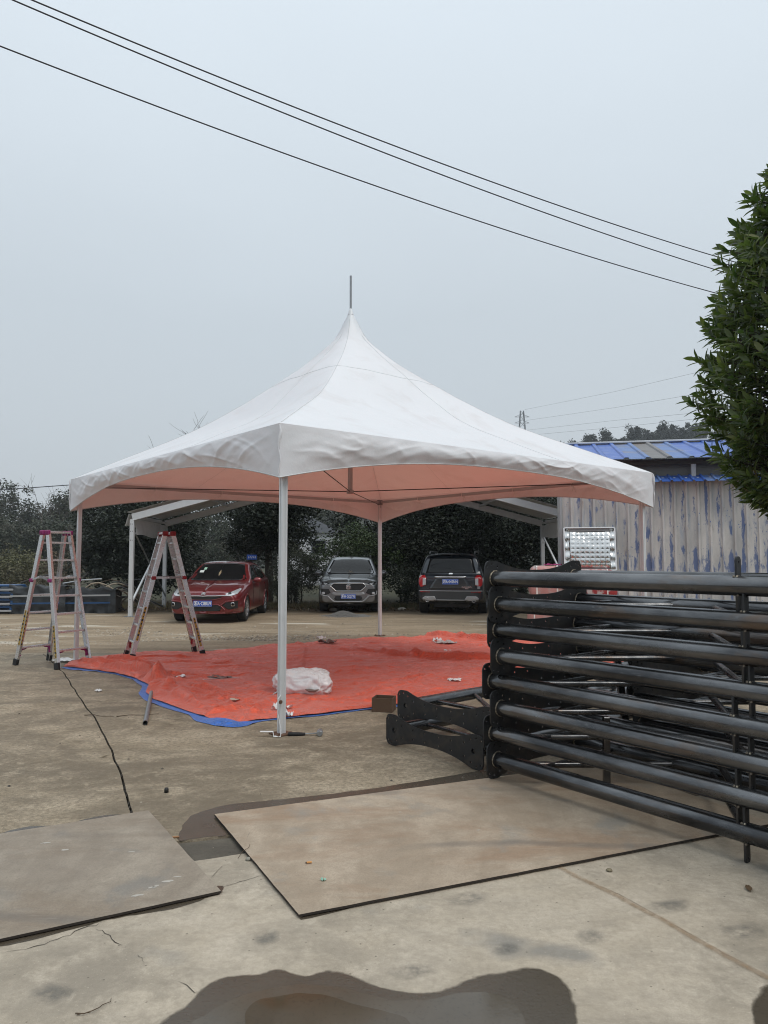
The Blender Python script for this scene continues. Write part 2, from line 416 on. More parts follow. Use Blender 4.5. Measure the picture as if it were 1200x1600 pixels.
def strip_uv(name, pix, hw, mat, z):
    pts = [P(*q).xy for q in pix]; d = []
    for a, b in zip(pts[:-1], pts[1:]): d += wob(a, b, 0.08, 0.012, 3)
    d.append(pts[-1]); n = len(d); v = []
    for i, p in enumerate(d):
        t = (Vector(d[min(i + 1, n - 1)]) - Vector(d[max(0, i - 1)])).normalized(); pr = Vector((-t.y, t.x))
        v += [(p[0] + pr.x * hw, p[1] + pr.y * hw, z), (p[0] - pr.x * hw, p[1] - pr.y * hw, z)]
    me = MB().add(v, [(2 * i, 2 * i + 1, 2 * i + 3, 2 * i + 2) for i in range(n - 1)]).mesh(name)
    uv = me.uv_layers.new(name='UVMap')
    for lp in me.loops: uv.data[lp.index].uv = (lp.vertex_index % 2, 0)
    return link(name, me, mat, kind='structure')
strip_uv('rust_run', [(855, 1345), (900, 1370), (960, 1398), (1040, 1440), (1130, 1492), (1260, 1560)], 0.022, M_RUN, 0.0042)

# ---- wet concrete and standing water
def wet_mat(name, col, rough, bump=0.1):
    m, t, b = node_mat(name); N = NT(m)
    f = N.noise(3.5, 7, 0.65)
    c = N.mix(f, tuple(x * 0.72 for x in col), tuple(x * 1.2 for x in col))
    N.l(N.mix(N.ramp(N.noise(70, 3, 0.7), 0.55, 0.7, 0, 0.5), c, tuple(x * 0.5 for x in col)), b.inputs['Base Color'])
    N.l(N.ramp(N.noise(5, 5), 0.35, 0.65, max(0.02, rough - 0.08), rough + 0.08), b.inputs['Roughness'])
    if bump: N.bump(b, N.noise(60, 5, 0.65), bump, 0.006)
    return m
M_WET = wet_mat('wet concrete', (0.080, 0.065, 0.047), 0.20, 0.22)
N = NT(M_WET); at = N.n('Attribute', attribute_name='fade'); tr = N.n('BsdfTransparent'); mx = N.n('MixShader')
nf = N.math('ADD', at.outputs['Fac'], N.math('MULTIPLY', N.math('SUBTRACT', N.noise(24, 6, 0.7), 0.5), 0.9))
N.l(N.ramp(nf, 0.10, 0.70, 0, 0.97), mx.inputs[0]); N.l(tr.outputs[0], mx.inputs[1]); N.l(M_WET.node_tree.nodes['Principled BSDF'].outputs[0], mx.inputs[2]); N.l(mx.outputs[0], M_WET.node_tree.nodes['Material Output'].inputs[0])
M_STAIN = simple('old grey stain', (0.17, 0.165, 0.148), 0.75, 0, 0.2, 20)
N = NT(M_STAIN); at = N.n('Attribute', attribute_name='fade'); tr = N.n('BsdfTransparent'); mx = N.n('MixShader')
nf = N.math('MULTIPLY', N.ramp(at.outputs['Fac'], 0.1, 1.0, 0, 0.5), N.ramp(N.noise(9, 7, 0.72), 0.36, 0.62, 0.0, 1.0))
N.l(nf, mx.inputs[0]); N.l(tr.outputs[0], mx.inputs[1]); N.l(M_STAIN.node_tree.nodes['Principled BSDF'].outputs[0], mx.inputs[2]); N.l(mx.outputs[0], M_STAIN.node_tree.nodes['Material Output'].inputs[0])
M_FILM = wet_mat('shallow silty water film', (0.090, 0.074, 0.054), 0.06, 0.05)
M_POND = wet_mat('muddy puddle water', (0.066, 0.048, 0.028), 0.02, 0.0)
def smooth_loop(pts, sub=6):
    n = len(pts); o = []
    for i in range(n):
        p0, p1, p2, p3 = (Vector(pts[(i + k - 1) % n]) for k in range(4))
        for s in range(sub):
            t = s / sub
            o.append(0.5 * ((2 * p1) + (p2 - p0) * t + (2 * p0 - 5 * p1 + 4 * p2 - p3) * t * t + (3 * p1 - p0 - 3 * p2 + p3) * t ** 3))
    return o
def blob(name, pix, mat, z, sub=8, jit=0.010, soft=0.03):
    pts = smooth_loop([P(*q).xy for q in pix], sub)
    pts = [p + Vector((noise.noise(Vector((p.x * 14, p.y * 14, 1))), noise.noise(Vector((p.x * 14, p.y * 14, 8))))) * jit for p in pts]
    mb = MB(); n = len(pts)
    if mat not in (M_WET, M_STAIN):
        mb.add([(p.x, p.y, z) for p in pts], [tuple(range(n))]); return mb.build(name, mat, kind='structure')
    # a wet stain dries out towards its edge: inner ring fully wet, rim fades
    nr = []
    for i, p in enumerate(pts):
        t = (pts[(i + 1) % n] - pts[i - 1]).normalized(); nr.append(Vector((-t.y, t.x)))
    area = sum(pts[i - 1].x * pts[i].y - pts[i].x * pts[i - 1].y for i in range(n)); sg = 1 if area > 0 else -1
    wd = [soft * (0.5 + 1.1 * abs(noise.noise(Vector((p.x * 3, p.y * 3, 4))))) for p in pts]
    cen = sum(pts, Vector((0, 0))) / n
    for _ in range(6): nr = [(nr[i - 1] + nr[i] * 2 + nr[(i + 1) % n]).normalized() for i in range(n)]
    inn = [p + q * (sg * wd_) for p, q, wd_ in zip(pts, nr, wd)] if mat is M_WET and soft > 0.006 else [cen.lerp(p, .35) for p in pts]
    mb.add([(p.x, p.y, z) for p in pts] + [(p.x, p.y, z) for p in inn], [(i, (i + 1) % n, (i + 1) % n + n, i + n) for i in range(n)] + [tuple(range(n, 2 * n))])
    me = mb.mesh(name); a = me.attributes.new('fade', 'FLOAT', 'POINT')
    for i in range(2 * n): a.data[i].value = 0.0 if i < n else 1.0
    return link(name, me, mat, kind='structure')
blob('puddle_margin', [(190, 1650), (225, 1615), (262, 1588), (292, 1570), (310, 1548), (345, 1528), (400, 1521), (440, 1514), (478, 1524), (512, 1516), (548, 1522), (590, 1540), (640, 1551), (690, 1546), (740, 1526), (800, 1514), (842, 1512), (880, 1530), (900, 1562), (906, 1612), (900, 1680), (700, 1740), (400, 1730), (240, 1700)], M_WET, 0.002, soft=0.035)
blob('puddle_film', [(300, 1612), (330, 1580), (395, 1552), (470, 1540), (540, 1546), (600, 1562), (660, 1564), (730, 1552), (790, 1560), (820, 1600), (780, 1650), (600, 1720), (380, 1680)], M_FILM, 0.004)
blob('puddle', [(385, 1592), (400, 1568), (450, 1556), (505, 1557), (552, 1572), (600, 1582), (640, 1600), (640, 1660), (520, 1700), (390, 1650)], M_POND, 0.006)
blob('wet_patch', [(1172, 1578), (1180, 1552), (1210, 1530), (1260, 1530), (1280, 1600), (1220, 1640), (1180, 1610)], M_WET, 0.002)
blob('wet_patch', [(279, 1314), (280, 1302), (287, 1287), (300, 1275), (322, 1266), (360, 1257), (430, 1250), (520, 1240), (610, 1228), (740, 1206), (840, 1190), (870, 1196), (850, 1222), (600, 1262), (420, 1285), (400, 1290), (357, 1305.2), (330, 1308.3), (300, 1311.8)], M_WET, 0.002, soft=0.012)
blob('wet_patch', [(0, 1302), (40, 1292), (100, 1288), (140, 1278), (180, 1272), (215, 1276), (235, 1285), (200, 1310), (60, 1325), (-60, 1325)], M_WET, 0.002)
blob('wet_patch', [(470, 1438), (600, 1406), (760, 1370), (850, 1352), (900, 1338), (960, 1328), (1060, 1312), (1120, 1300), (1080, 1290), (900, 1320), (700, 1368), (520, 1412)], M_WET, 0.002, 5, 0.012, soft=0.012)
blob('wet_patch', [(0, 1480), (80, 1462), (180, 1436), (270, 1421), (330, 1402), (346, 1395), (340, 1384), (230, 1405), (100, 1436), (-40, 1470)], M_WET, 0.002, 5, 0.012, soft=0.014)
blob('wet_patch', [(338, 1394), (347, 1397), (348, 1388), (340, 1386)], M_WET, 0.0035, 5, 0.004, soft=0.005)

blob('damp_stain', [(893, 1462), (905, 1450), (930, 1449), (952, 1462), (946, 1478), (915, 1482)], M_STAIN, 0.0012, soft=0.05)
blob('damp_stain', [(1112, 1456), (1140, 1444), (1180, 1440), (1205, 1450), (1200, 1470), (1150, 1474)], M_STAIN, 0.0012, soft=0.06)
blob('damp_stain', [(602, 1516), (640, 1504), (680, 1506), (690, 1520), (650, 1532), (612, 1530)], M_STAIN, 0.0012, soft=0.06)
blob('damp_stain', [(1000, 1418), (1040, 1402), (1080, 1404), (1075, 1424), (1030, 1430)], M_STAIN, 0.0012, soft=0.06)
blob('damp_stain', [(690, 1404), (730, 1392), (770, 1394), (760, 1412), (710, 1418)], M_STAIN, 0.0012, soft=0.06)
blob('damp_stain', [(390, 1462), (430, 1448), (440, 1470), (410, 1482)], M_STAIN, 0.0012, soft=0.06)
blob('damp_stain', [(40, 1545), (90, 1532), (130, 1548), (90, 1572), (50, 1570)], M_STAIN, 0.0012, soft=0.07)
blob('damp_stain', [(760, 1480), (800, 1470), (820, 1486), (780, 1496)], M_STAIN, 0.0012, soft=0.05)
# ---- loose gravel on the dirt: many small stones
def pebbles(n, fx, smin, smax, seed):
    r = np.random.default_rng(seed); base = np.array([(0, 0, .6), (1, 0, 0), (.3, .9, 0), (-.8, .6, 0), (-.8, -.6, 0), (.3, -.9, 0)])
    tri = np.array([(0, 1, 2), (0, 2, 3), (0, 3, 4), (0, 4, 5), (0, 5, 1)])
    xy = fx(r, n); s = r.uniform(smin, smax, n) * r.uniform(0.5, 1.5, n); a = r.uniform(0, 6.28, n)
    ca, sa = np.cos(a), np.sin(a); sx = r.uniform(0.6, 1.5, n)
    B = base[None] * (1 + r.uniform(-.25, .25, (n, 6, 3)))
    X = (B[..., 0] * sx[:, None] * ca[:, None] - B[..., 1] * sa[:, None]) * s[:, None] + xy[:, :1]
    Y = (B[..., 0] * sx[:, None] * sa[:, None] + B[..., 1] * ca[:, None]) * s[:, None] + xy[:, 1:2]
    Z = B[..., 2] * s[:, None] + xy[:, 2:3]
    return np.stack([X, Y, Z], -1).reshape(-1, 3), (tri[None] + np.arange(n)[:, None, None] * 6).reshape(-1, 3)
def g_area(r, n):
    x = r.uniform(-11, 4, n); y = 12.4 + np.abs(r.normal(0, 2.2, n)); k = (x < -1) | (r.random(n) < 0.35)
    x = np.where(k, x, r.uniform(-11, -2, n)); return np.stack([x, y, np.full(n, GZ - 0.004)], -1)
gm, gt, gb = node_mat('mixed gravel'); N = NT(gm); g_ = N.n('NewGeometry')
N.l(N.mix(g_.outputs['Random Per Island'], (0.13, 0.105, 0.078), (0.42, 0.38, 0.31)), gb.inputs['Base Color']); gb.inputs['Roughness'].default_value = 0.9
V, T = pebbles(16000, g_area, 0.010, 0.024, 3)
link('gravel', np_mesh('gravel', V, T), gm, kind='stuff')
def d_area(r, n):
    x = r.uniform(-6.5, 5, n); y = r.uniform(1.5, 12, n)
    return np.stack([x, y, np.zeros(n)], -1)
V, T = pebbles(900, d_area, 0.0022, 0.006, 5)
link('grit', np_mesh('grit', V, T), gm, kind='stuff')
def o_area(r, n):
    x = r.uniform(-6, 3, n); y = r.uniform(4.6, 12, n); return np.stack([x, y, np.zeros(n)], -1)
V, T = pebbles(260, o_area, 0.004, 0.011, 15)
link('loose_grit', np_mesh('loose_grit', V, T), leaf_mat('dark grit', (.03, .026, .02), (.14, .115, .085)), kind='stuff')
# ================================================================== CANOPY TENT
M_PVC = simple('white coated tent fabric', (0.775, 0.82, 0.85), 0.42, 0, 0.03, 2.0, 0.35, 9, 0.012, (0.64, 0.65, 0.65), 0.52, 0.8)
M_SEAM = simple('tent seam tape', (0.56, 0.57, 0.57), 0.5)
M_ALU = simple('brushed aluminium', (0.70, 0.71, 0.72), 0.36, 0.3, 0.08, 5, 0.05, 200, 0.001)
M_ALUD = simple('dull aluminium', (0.42, 0.43, 0.44), 0.45, 0.7, 0.12, 5)
M_GALV = simple('galvanised steel', (0.30, 0.31, 0.32), 0.45, 0.8, 0.15, 12)
M_CABLE = simple('dark steel cable', (0.06, 0.06, 0.06), 0.5, 0.6)
M_RUST = simple('rusty steel', (0.12, 0.065, 0.04), 0.8, 0.2, 0.35, 18, 0.3, 80, 0.003)
M_CORD = simple('white cord', (0.75, 0.73, 0.7), 0.8)
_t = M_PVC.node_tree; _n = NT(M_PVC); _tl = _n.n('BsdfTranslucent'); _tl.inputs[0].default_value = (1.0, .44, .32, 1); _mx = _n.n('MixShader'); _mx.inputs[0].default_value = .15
_n.l(_t.nodes['Principled BSDF'].outputs[0], _mx.inputs[1]); _n.l(_tl.outputs[0], _mx.inputs[2]); _n.l(_mx.outputs[0], _t.nodes['Material Output'].inputs[0])   # salmon tint of the translucency stands in for red bounce off the tarpaulin
Fp, Bp = P(437, 1150).xy, P(594, 993).xy
Ct = (Fp + Bp) / 2; dg = (Fp - Bp) / 2; dl = Vector((-abs(dg.y), dg.x * (1 if dg.y < 0 else -1)))
dl = Vector((dg.y, -dg.x))            # towards the left pole
COR = [Ct + dg, Ct + dl, Ct - dg, Ct - dl]      # front, left, back, right
EZ, PZ = 2.83, 5.41
tent = thing('canopy_tent', 'white peaked canopy tent standing on four poles over the red tarpaulin', 'canopy tent', (Ct.x, Ct.y, 0))
_pt = [0, 0.05, 0.108, 0.17, 0.246, 0.40, 0.569, 0.78, 1.0]; _pz = [5.41, 4.97, 4.72, 4.51, 4.30, 3.90, 3.53, 3.18, 2.83]
def catmull(xs_, ys_, x):
    n = len(xs_)
    i = max(0, min(n - 2, next((k for k in range(n - 1) if x <= xs_[k + 1]), n - 2)))
    h = xs_[i + 1] - xs_[i]; t = (x - xs_[i]) / h
    def slope(k):
        if k <= 0: return (ys_[1] - ys_[0]) / (xs_[1] - xs_[0])
        if k >= n - 1: return (ys_[-1] - ys_[-2]) / (xs_[-1] - xs_[-2])
        return (ys_[k + 1] - ys_[k - 1]) / (xs_[k + 1] - xs_[k - 1])
    m0, m1 = slope(i) * h, slope(i + 1) * h; t2, t3 = t * t, t * t * t
    return (2 * t3 - 3 * t2 + 1) * ys_[i] + (t3 - 2 * t2 + t) * m0 + (-2 * t3 + 3 * t2) * ys_[i + 1] + (t3 - t2) * m1
def ridged(p, s): return 1 - abs(noise.noise(p * s)) * 2
OVER = 1.022
def roof_pt(k, u, r, lift=0.0):
    a, b = COR[k] - Ct, COR[(k + 1) % 4] - Ct
    sq = a.lerp(b, u)
    th = u * math.pi / 2; ci = (a * math.cos(th) + b * math.sin(th))
    rnd = max(0.0, 1 - r / 0.55) ** 1.3 * 0.8
    d = sq.lerp(ci, rnd) * (r * OVER)
    z = catmull(_pt, _pz, r)
    mid = math.sin(math.pi * u)
    z -= 0.10 * mid * math.sin(math.pi * min(1, r)) * r
    q = Vector((d.x, d.y, 0))
    hip = min(u, 1 - u)
    wr = 0.012 * ridged(Vector((d.x + 3 * d.y, d.y - d.x, k)), 0.9) + 0.006 * noise.noise(Vector((d.x * 3, d.y * 3, 1.7)))
    wr *= min(1, hip * 14)
    if r > 0.3: wr += 0.006 * math.exp(-(hip / 0.06) ** 2) * ridged(Vector((r * 7, hip * 10, 0)), 1.4)
    f = min(1, r * 4) * min(1, (1 - r) * 9 + 0.15)
    return (d.x, d.y, z + wr * f + lift)
mb = MB()
for k in range(4): mb.grid(lambda u, v, k=k: roof_pt(k, 1 - u, 0.006 + 0.994 * v), 56, 72)
me = mb.mesh('canopy_roof'); bm = bmesh.new(); bm.from_mesh(me); bmesh.ops.remove_doubles(bm, verts=bm.verts, dist=0.0015); bm.to_mesh(me); bm.free()
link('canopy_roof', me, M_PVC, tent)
# valances with an arched lower edge
def val_drop(u): return 0.185 + 0.315 * abs(2 * u - 1) ** 2.3
for k in range(4):
    a, b = (COR[k] - Ct) * OVER, (COR[(k + 1) % 4] - Ct) * OVER
    nrm = Vector(((a + b).x, (a + b).y)).normalized()
    def vp(u, v, a=a, b=b, nrm=nrm, k=k):
        p = a.lerp(b, u); dr = val_drop(u) * v
        q = Vector((u * 6.1, dr * 1.0, k * 3.1))
        amp = math.sin(math.pi * min(1, v * 1.1 + 0.02)) * 0.6 + 0.4 * v
        ds = 0.020 * ridged(Vector((q.x * 1.6 + q.y * 4, q.y * 3.2, q.z)), 1.1) + 0.016 * noise.noise(Vector((q.x * 4.5 - q.y * 5, q.y * 6, q.z + 5)))
        ds += 0.011 * ridged(Vector((q.x * 3.0 - q.y * 6, q.y * 5, q.z + 9)), 1.5)
        cre = max(0.0, ridged(Vector((q.x * 1.3 - q.y * 3.4, q.y * 2.2 + q.x * .6, q.z + 21)), 1.0)) ** 5 * .022 + max(0.0, ridged(Vector((q.x * 2.1 + q.y * 4.6, q.y * 3.0, q.z + 33)), 1.0)) ** 6 * .018
        ds = ds * .75 + cre
        cf = min(1, 9 * min(u, 1 - u)); ds *= amp * cf
        bul = 0.028 * math.sin(math.pi * min(1, v * 0.9))
        e = nrm * (ds + bul * cf - 0.03 * v * cf)
        return (p.x + e.x, p.y + e.y, catmull(_pt, _pz, 1.0) - dr + 0.002)
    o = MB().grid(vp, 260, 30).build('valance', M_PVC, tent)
    hm = MB(); pts = [Vector(vp(i / 80, 1.0)) for i in range(81)]
    hm.tube(pts, 0.006, 5); hm.build('valance_hem', M_SEAM, o)
# seams: a ring and doubled lines down the panels
for k in range(4):
    hs = MB(); hs.tube([Vector(roof_pt(k, i / 24, 0.285, 0.0)) for i in range(25)], 0.0035, 4); hs.build('roof_seam', M_SEAM, tent)
    hs = MB(); hs.tube([Vector(roof_pt(k, 0.0, 0.02 + 0.97 * i / 60, 0.000)) for i in range(61)], 0.004, 6); hs.build('roof_seam', M_SEAM, tent)
    hs = MB(); hs.tube([Vector(roof_pt(k, 0.34, 0.05 + 0.94 * i / 40, 0.001)) for i in range(41)], 0.003, 4); hs.build('roof_seam', M_SEAM, tent)
# corner gathers
for k in range(4):
    a = (COR[k] - Ct) * OVER; d = Vector((a.x, a.y)).normalized()
    g_ = MB(); side = Vector((-d.y, d.x))
    pts = []
    for i in range(9):
        t = i / 8; wv = 0.012 * math.sin(t * 11 + k)
        pts.append((a.x + d.x * 0.012 + side.x * wv, a.y + d.y * 0.012 + side.y * wv, EZ - 0.01 - 0.46 * t))
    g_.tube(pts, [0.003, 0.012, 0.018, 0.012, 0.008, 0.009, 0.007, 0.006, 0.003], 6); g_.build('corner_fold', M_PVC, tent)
# poles, beams, mast, cables
def pole_mb():
    m = MB(); s = 0.031
    prof = [(-s, -s * .82), (-s * .82, -s), (-.008, -s), (-.008, -s + .006), (.008, -s + .006), (.008, -s), (s * .82, -s), (s, -s * .82), (s, -.008), (s - .006, -.008), (s - .006, .008), (s, .008), (s, s * .82), (s * .82, s), (.008, s), (.008, s - .006), (-.008, s - .006), (-.008, s), (-s * .82, s), (-s, s * .82), (-s, .008), (-s + .006, .008), (-s + .006, -.008), (-s, -.008)]
    return m.prism(prof, 0.012, EZ - 0.06)
ang = math.atan2((COR[1] - COR[0]).y, (COR[1] - COR[0]).x)
pm = pole_mb().mesh('pole')
for k in range(4):
    p = (COR[k] - Ct) * 0.985
    o = link('pole', pm, M_ALU, tent); o.location = (p.x, p.y, 0); o.rotation_euler = (0, 0, ang)
    f = MB(); f.box((0, 0, 0.006), (0.17, 0.17, 0.012), None, 0, 0.003)
    for i in (-1, 1):
        for j in (-1, 1): f.lathe([(0.0, .026), (.012, .026), (.012, .012)], 6, Matrix.Translation((i * .06, j * .06, 0)))
    b = f.build('base_plate', M_RUST, tent); b.location = (p.x, p.y, 0.001); b.rotation_euler = (0, 0, ang)
    h = MB(); h.box((0, 0, EZ - 0.075), (0.085, 0.085, 0.11), None, 0, 0.006)
    h.box((0, 0, EZ - 0.16), (0.075, 0.012, 0.05)); hb = h.build('corner_joint', M_GALV, tent); hb.location = (p.x, p.y, 0); hb.rotation_euler = (0, 0, ang)
for k in range(4):
    a, b = (COR[k] - Ct) * 0.985, (COR[(k + 1) % 4] - Ct) * 0.985; d = (b - a).normalized()
    MB().bar((a.x + d.x * .045, a.y + d.y * .045, EZ - 0.07), (b.x - d.x * .045, b.y - d.y * .045, EZ - 0.07), 0.05, 0.05, (0, 0, 1), 0, 0.004).build('eave_beam', M_ALUD, tent)
    n_ = Vector((-d.y, d.x))
    for f in (0.2, 0.4, 0.6, 0.8):
        p = a.lerp(b, f); t = MB()
        t.tube([(p.x + n_.x * .03, p.y + n_.y * .03, EZ - .03), (p.x + n_.x * .035, p.y + n_.y * .035, EZ - .1), (p.x, p.y, EZ - .105), (p.x - n_.x * .035, p.y - n_.y * .035, EZ - .1), (p.x - n_.x * .03, p.y - n_.y * .03, EZ - .04)], 0.006, 5)
        t.tube([(p.x + n_.x * .035, p.y + n_.y * .035, EZ - .1), (p.x + n_.x * .04 + d.x * .03, p.y + n_.y * .04 + d.y * .03, EZ - .19)], 0.005, 4)
        t.tube([(p.x + n_.x * .035, p.y + n_.y * .035, EZ - .1), (p.x + n_.x * .045 - d.x * .035, p.y + n_.y * .045 - d.y * .035, EZ - .17)], 0.005, 4)
        t.build('tie_cord', M_CORD, tent)
KB = 2.60
mm = MB(); mm.tube([(0, 0, KB), (0, 0, PZ - 0.1)], 0.037, 16); mm.lathe([(0.0, KB - .03), (.055, KB - .03), (.055, KB + .02), (.037, KB + .02)], 16)
mm.lathe([(.10, 5.06), (.05, 5.30), (.02, PZ - .02)], 16); mm.build('centre_mast', M_ALUD, tent)
sp = MB(); sp.tube([(0, 0, PZ - 0.12), (0, 0, At(548, 431, Ct.y).z)], 0.017, 10); sp.build('finial_rod', M_GALV, tent)
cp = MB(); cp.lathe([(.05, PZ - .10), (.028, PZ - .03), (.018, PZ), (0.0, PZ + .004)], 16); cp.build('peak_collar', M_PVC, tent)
for k in range(4):
    a = (COR[k] - Ct) * 0.96; MB().tube([(0, 0, KB), (a.x, a.y, EZ - 0.13)], 0.007, 6).build('cross_cable', M_CABLE, tent)

# ================================================================== STEP LADDERS
M_LAD = simple('ladder aluminium', (0.66, 0.66, 0.67), 0.3, 0.9, 0.06, 9, 0.05, 220, 0.001)
M_RUB = simple('black rubber', (0.012, 0.012, 0.013), 0.7)
M_MAG = simple('magenta plastic', (0.22, 0.012, 0.11), 0.45)
M_MAROON = simple('maroon plastic', (0.24, 0.012, 0.02), 0.45)
M_YEL = simple('yellow warning label', (0.42, 0.27, 0.05), 0.5, 0, .2, 30)
M_BLK = simple('black print', (0.012, 0.012, 0.012), 0.6)
def ladder(label, loc, rotz, spread, wb, wt, H, plast, lock_drop):
    t = thing('step_ladder', label, 'step ladder', (loc[0], loc[1], loc[2]), rotz, 'double-sided step ladders beside the tent')
    def rp(sx, sy, z):
        f = z / H; return Vector((sx * (spread / 2 + (0.055 - spread / 2) * f), sy * (wb / 2 + (wt / 2 - wb / 2) * f), z))
    for sx in (-1, 1):
        for sy in (-1, 1):
            a, b = rp(sx, sy, 0.02), rp(sx, sy, H - 0.02); x = (b - a).normalized()
            r = MB(); y = Vector((0, 1, 0)); y = (y - x * y.dot(x)).normalized()
            r.bar(a, b, 0.020, 0.064, tuple(x.cross(y)), 0, 0.002)
            # flanges of the channel
            zz = x.cross(y)
            for q in (-1, 1): r.bar(a + zz * (q * .0335) - y * (sy * .012), b + zz * (q * .0335) - y * (sy * .012), 0.038, 0.005, tuple(zz))
            o = r.build('rail', M_LAD, t)
            ft = MB(); ft.bar(rp(sx, sy, -0.0) , rp(sx, sy, 0.095), 0.052, 0.084, tuple(zz), 0, 0.006); ft.build('rubber_foot', M_RUB, o)
            # sticker strip along the outside of the rail
            s0, s1 = (0.30, 0.82) if sx < 0 else (0.16, 0.62)
            off_ = y * (sy * 0.0115)
            st = MB(); st.bar(rp(sx, sy, s0) + off_, rp(sx, sy, s1) + off_, 0.004, 0.034, tuple(zz)); so = st.build('warning_label', M_YEL, o)
            bk = MB(); nq = 9
            for i in range(nq):
                z0 = s0 + (s1 - s0) * (i + .22) / nq; z1 = s0 + (s1 - s0) * (i + (.72 if i % 3 else .5)) / nq
                bk.bar(rp(sx, sy, z0) + y * (sy * .014), rp(sx, sy, z1) + y * (sy * .014), 0.003, 0.028 if i % 2 else 0.016, tuple(zz))
            # label faces the outer edge too
            st2 = MB(); st2.bar(rp(sx, sy, s0) + zz * (sx * .0375), rp(sx, sy, s1) + zz * (sx * .0375), 0.018, 0.003, tuple(zz)); st2.build('warning_label', M_YEL, o)
            for i in range(nq):
                z0 = s0 + (s1 - s0) * (i + .2) / nq; z1 = s0 + (s1 - s0) * (i + .62) / nq
                bk.bar(rp(sx, sy, z0) + zz * (sx * .040), rp(sx, sy, z1) + zz * (sx * .040), 0.013, 0.003, tuple(zz))
            bk.build('label_print', M_BLK, o)
        for i in range(1, 8):
            z = 0.262 * i - 0.005 if i < 8 else H - 0.04
            a, b = rp(sx, -1, z), rp(sx, 1, z)
            r = MB(); r.bar(a, b, 0.052, 0.026, (0, 0, 1), 0, 0.003)
            for q in (-.015, 0, .015): r.bar(a + Vector((q, 0, .0145)), b + Vector((q, 0, .0145)), 0.006, 0.003)
            r.build('rung', M_LAD, t)
        # bottom corner braces of coloured plastic
        z = 0.262 - 0.005
        for sy in (-1, 1):
            c_ = MB(); a = rp(sx, sy, z)
            c_.tube([a + Vector((0, -sy * .12, -.004)), a + Vector((0, -sy * .05, -.02)), a + Vector((0, -sy * .022, -.06)), a + Vector((0, -sy * .018, -.12))], 0.017, 6, flat=1.4)
            c_.build('corner_brace', plast, t)
    for sx in (-1, 1):
        r = MB(); r.bar(rp(sx, -1, H - .012), rp(sx, 1, H - .012), 0.075, 0.03, (0, 0, 1), 0, 0.004); r.build('top_step', M_LAD, t)
        for sy in (-1, 1):
            c_ = MB(); p = rp(sx, sy, H - .02); c_.box(p, (0.092, 0.048, 0.075), None, 0, 0.012); c_.tube([p + Vector((0, -.03, 0)), p + Vector((0, .03, 0))], 0.018, 10); c_.build('hinge_cap', plast, t)
    zl = 1.27
    for sy in (-1, 1):
        a, b = rp(-1, sy, zl), rp(1, sy, zl); mdl = (a + b) / 2 + Vector((0, 0, lock_drop)); e = Vector((0, sy * .026, 0))
        k_ = MB(); k_.bar(a + e, mdl + e, 0.008, 0.026); lk = k_.build('spreader_bar', M_LAD, t)
        k_ = MB(); k_.bar(mdl + e * 1.3, b + e * 1.3, 0.008, 0.026); k_.build('spreader_bar', M_GALV, t)
        for p in (a, b):
            q = MB(); q.box(p + e * .9, (0.075, 0.036, 0.055), None, 0, 0.012); q.build('spreader_clip', plast, t)
    return t
ladder('open step ladder with magenta top clips beside the far left tent pole', (-4.97, 11.17, 0.0), math.radians(-28), 0.93, 0.58, 0.40, 2.0, M_MAG, 0.06)
ladder('open step ladder with maroon top clips standing on the tarpaulin by the red car', (-3.56, 12.06, 0.014), math.radians(28), 1.12, 0.56, 0.38, 2.0, M_MAROON, 0.0)

# ================================================================== TARPAULIN
def tarp_mat(name, col, col2):
    m, t, b = node_mat(name); N = NT(m)
    c = N.mix(N.noise(1.1, 5, 0.6), tuple(x * .88 for x in col), tuple(min(1, x * 1.08) for x in col))
    c = N.mix(N.ramp(N.noise(0.8, 6, 0.7, (1, 2.2, 1)), 0.56, 0.72, 0, 0.35), c, col2)
    N.l(c, b.inputs['Base Color']); b.inputs['Specular IOR Level'].default_value = 0.45
    N.l(N.ramp(N.noise(2.6, 5), 0.3, 0.7, 0.30, 0.48), b.inputs['Roughness']); b.inputs['Sheen Weight'].default_value = .25; b.inputs['Sheen Roughness'].default_value = .4
    cr = N.n('TexNoise'); cr.inputs['Scale'].default_value = 5.5; cr.inputs['Detail'].default_value = 7; cr.inputs['Roughness'].default_value = 0.62; cr.inputs['Distortion'].default_value = 1.1
    N.l(N.co, cr.inputs['Vector']); rd = N.math('ABSOLUTE', N.math('SUBTRACT', cr.outputs['Fac'], 0.5), 0)
    N.bump(b, N.math('ADD', N.ramp(rd, 0.0, 0.10, 1, 0), N.noise(30, 3)), 0.75, 0.022)
    return m
M_TARP = tarp_mat('orange red woven tarpaulin', (0.80, 0.120, 0.058), (0.66, 0.17, 0.11))
M_TBLUE = tarp_mat('blue woven tarpaulin', (0.022, 0.155, 0.60), (0.025, 0.13, 0.46))
def arc(pix, n):
    pts = [P(*q).xy for q in pix]; cum = [0]
    for a, b in zip(pts[:-1], pts[1:]): cum.append(cum[-1] + (b - a).length)
    o = []; k = 0
    for i in range(n + 1):
        s = cum[-1] * i / n
        while k < len(cum) - 2 and cum[k + 1] < s: k += 1
        t = (s - cum[k]) / (cum[k + 1] - cum[k]); o.append(pts[k].lerp(pts[k + 1], t))
    return o
near_px = [(100, 1043), (140, 1047), (180, 1053), (210, 1061), (234, 1072), (228, 1083), (240, 1094), (285, 1110), (330, 1125), (372, 1132), (400, 1127), (430, 1124), (500, 1118), (580, 1107), (640, 1100), (770, 1082), (900, 1062), (1010, 1044)]
far_px = [(100, 1043), (112, 1038), (130, 1033), (190, 1026), (250, 1021), (330, 1018), (420, 1011), (500, 1004), (600, 998), (690, 993), (770, 993), (880, 996), (960, 1003), (1010, 1044)]
NU, NV = 400, 300
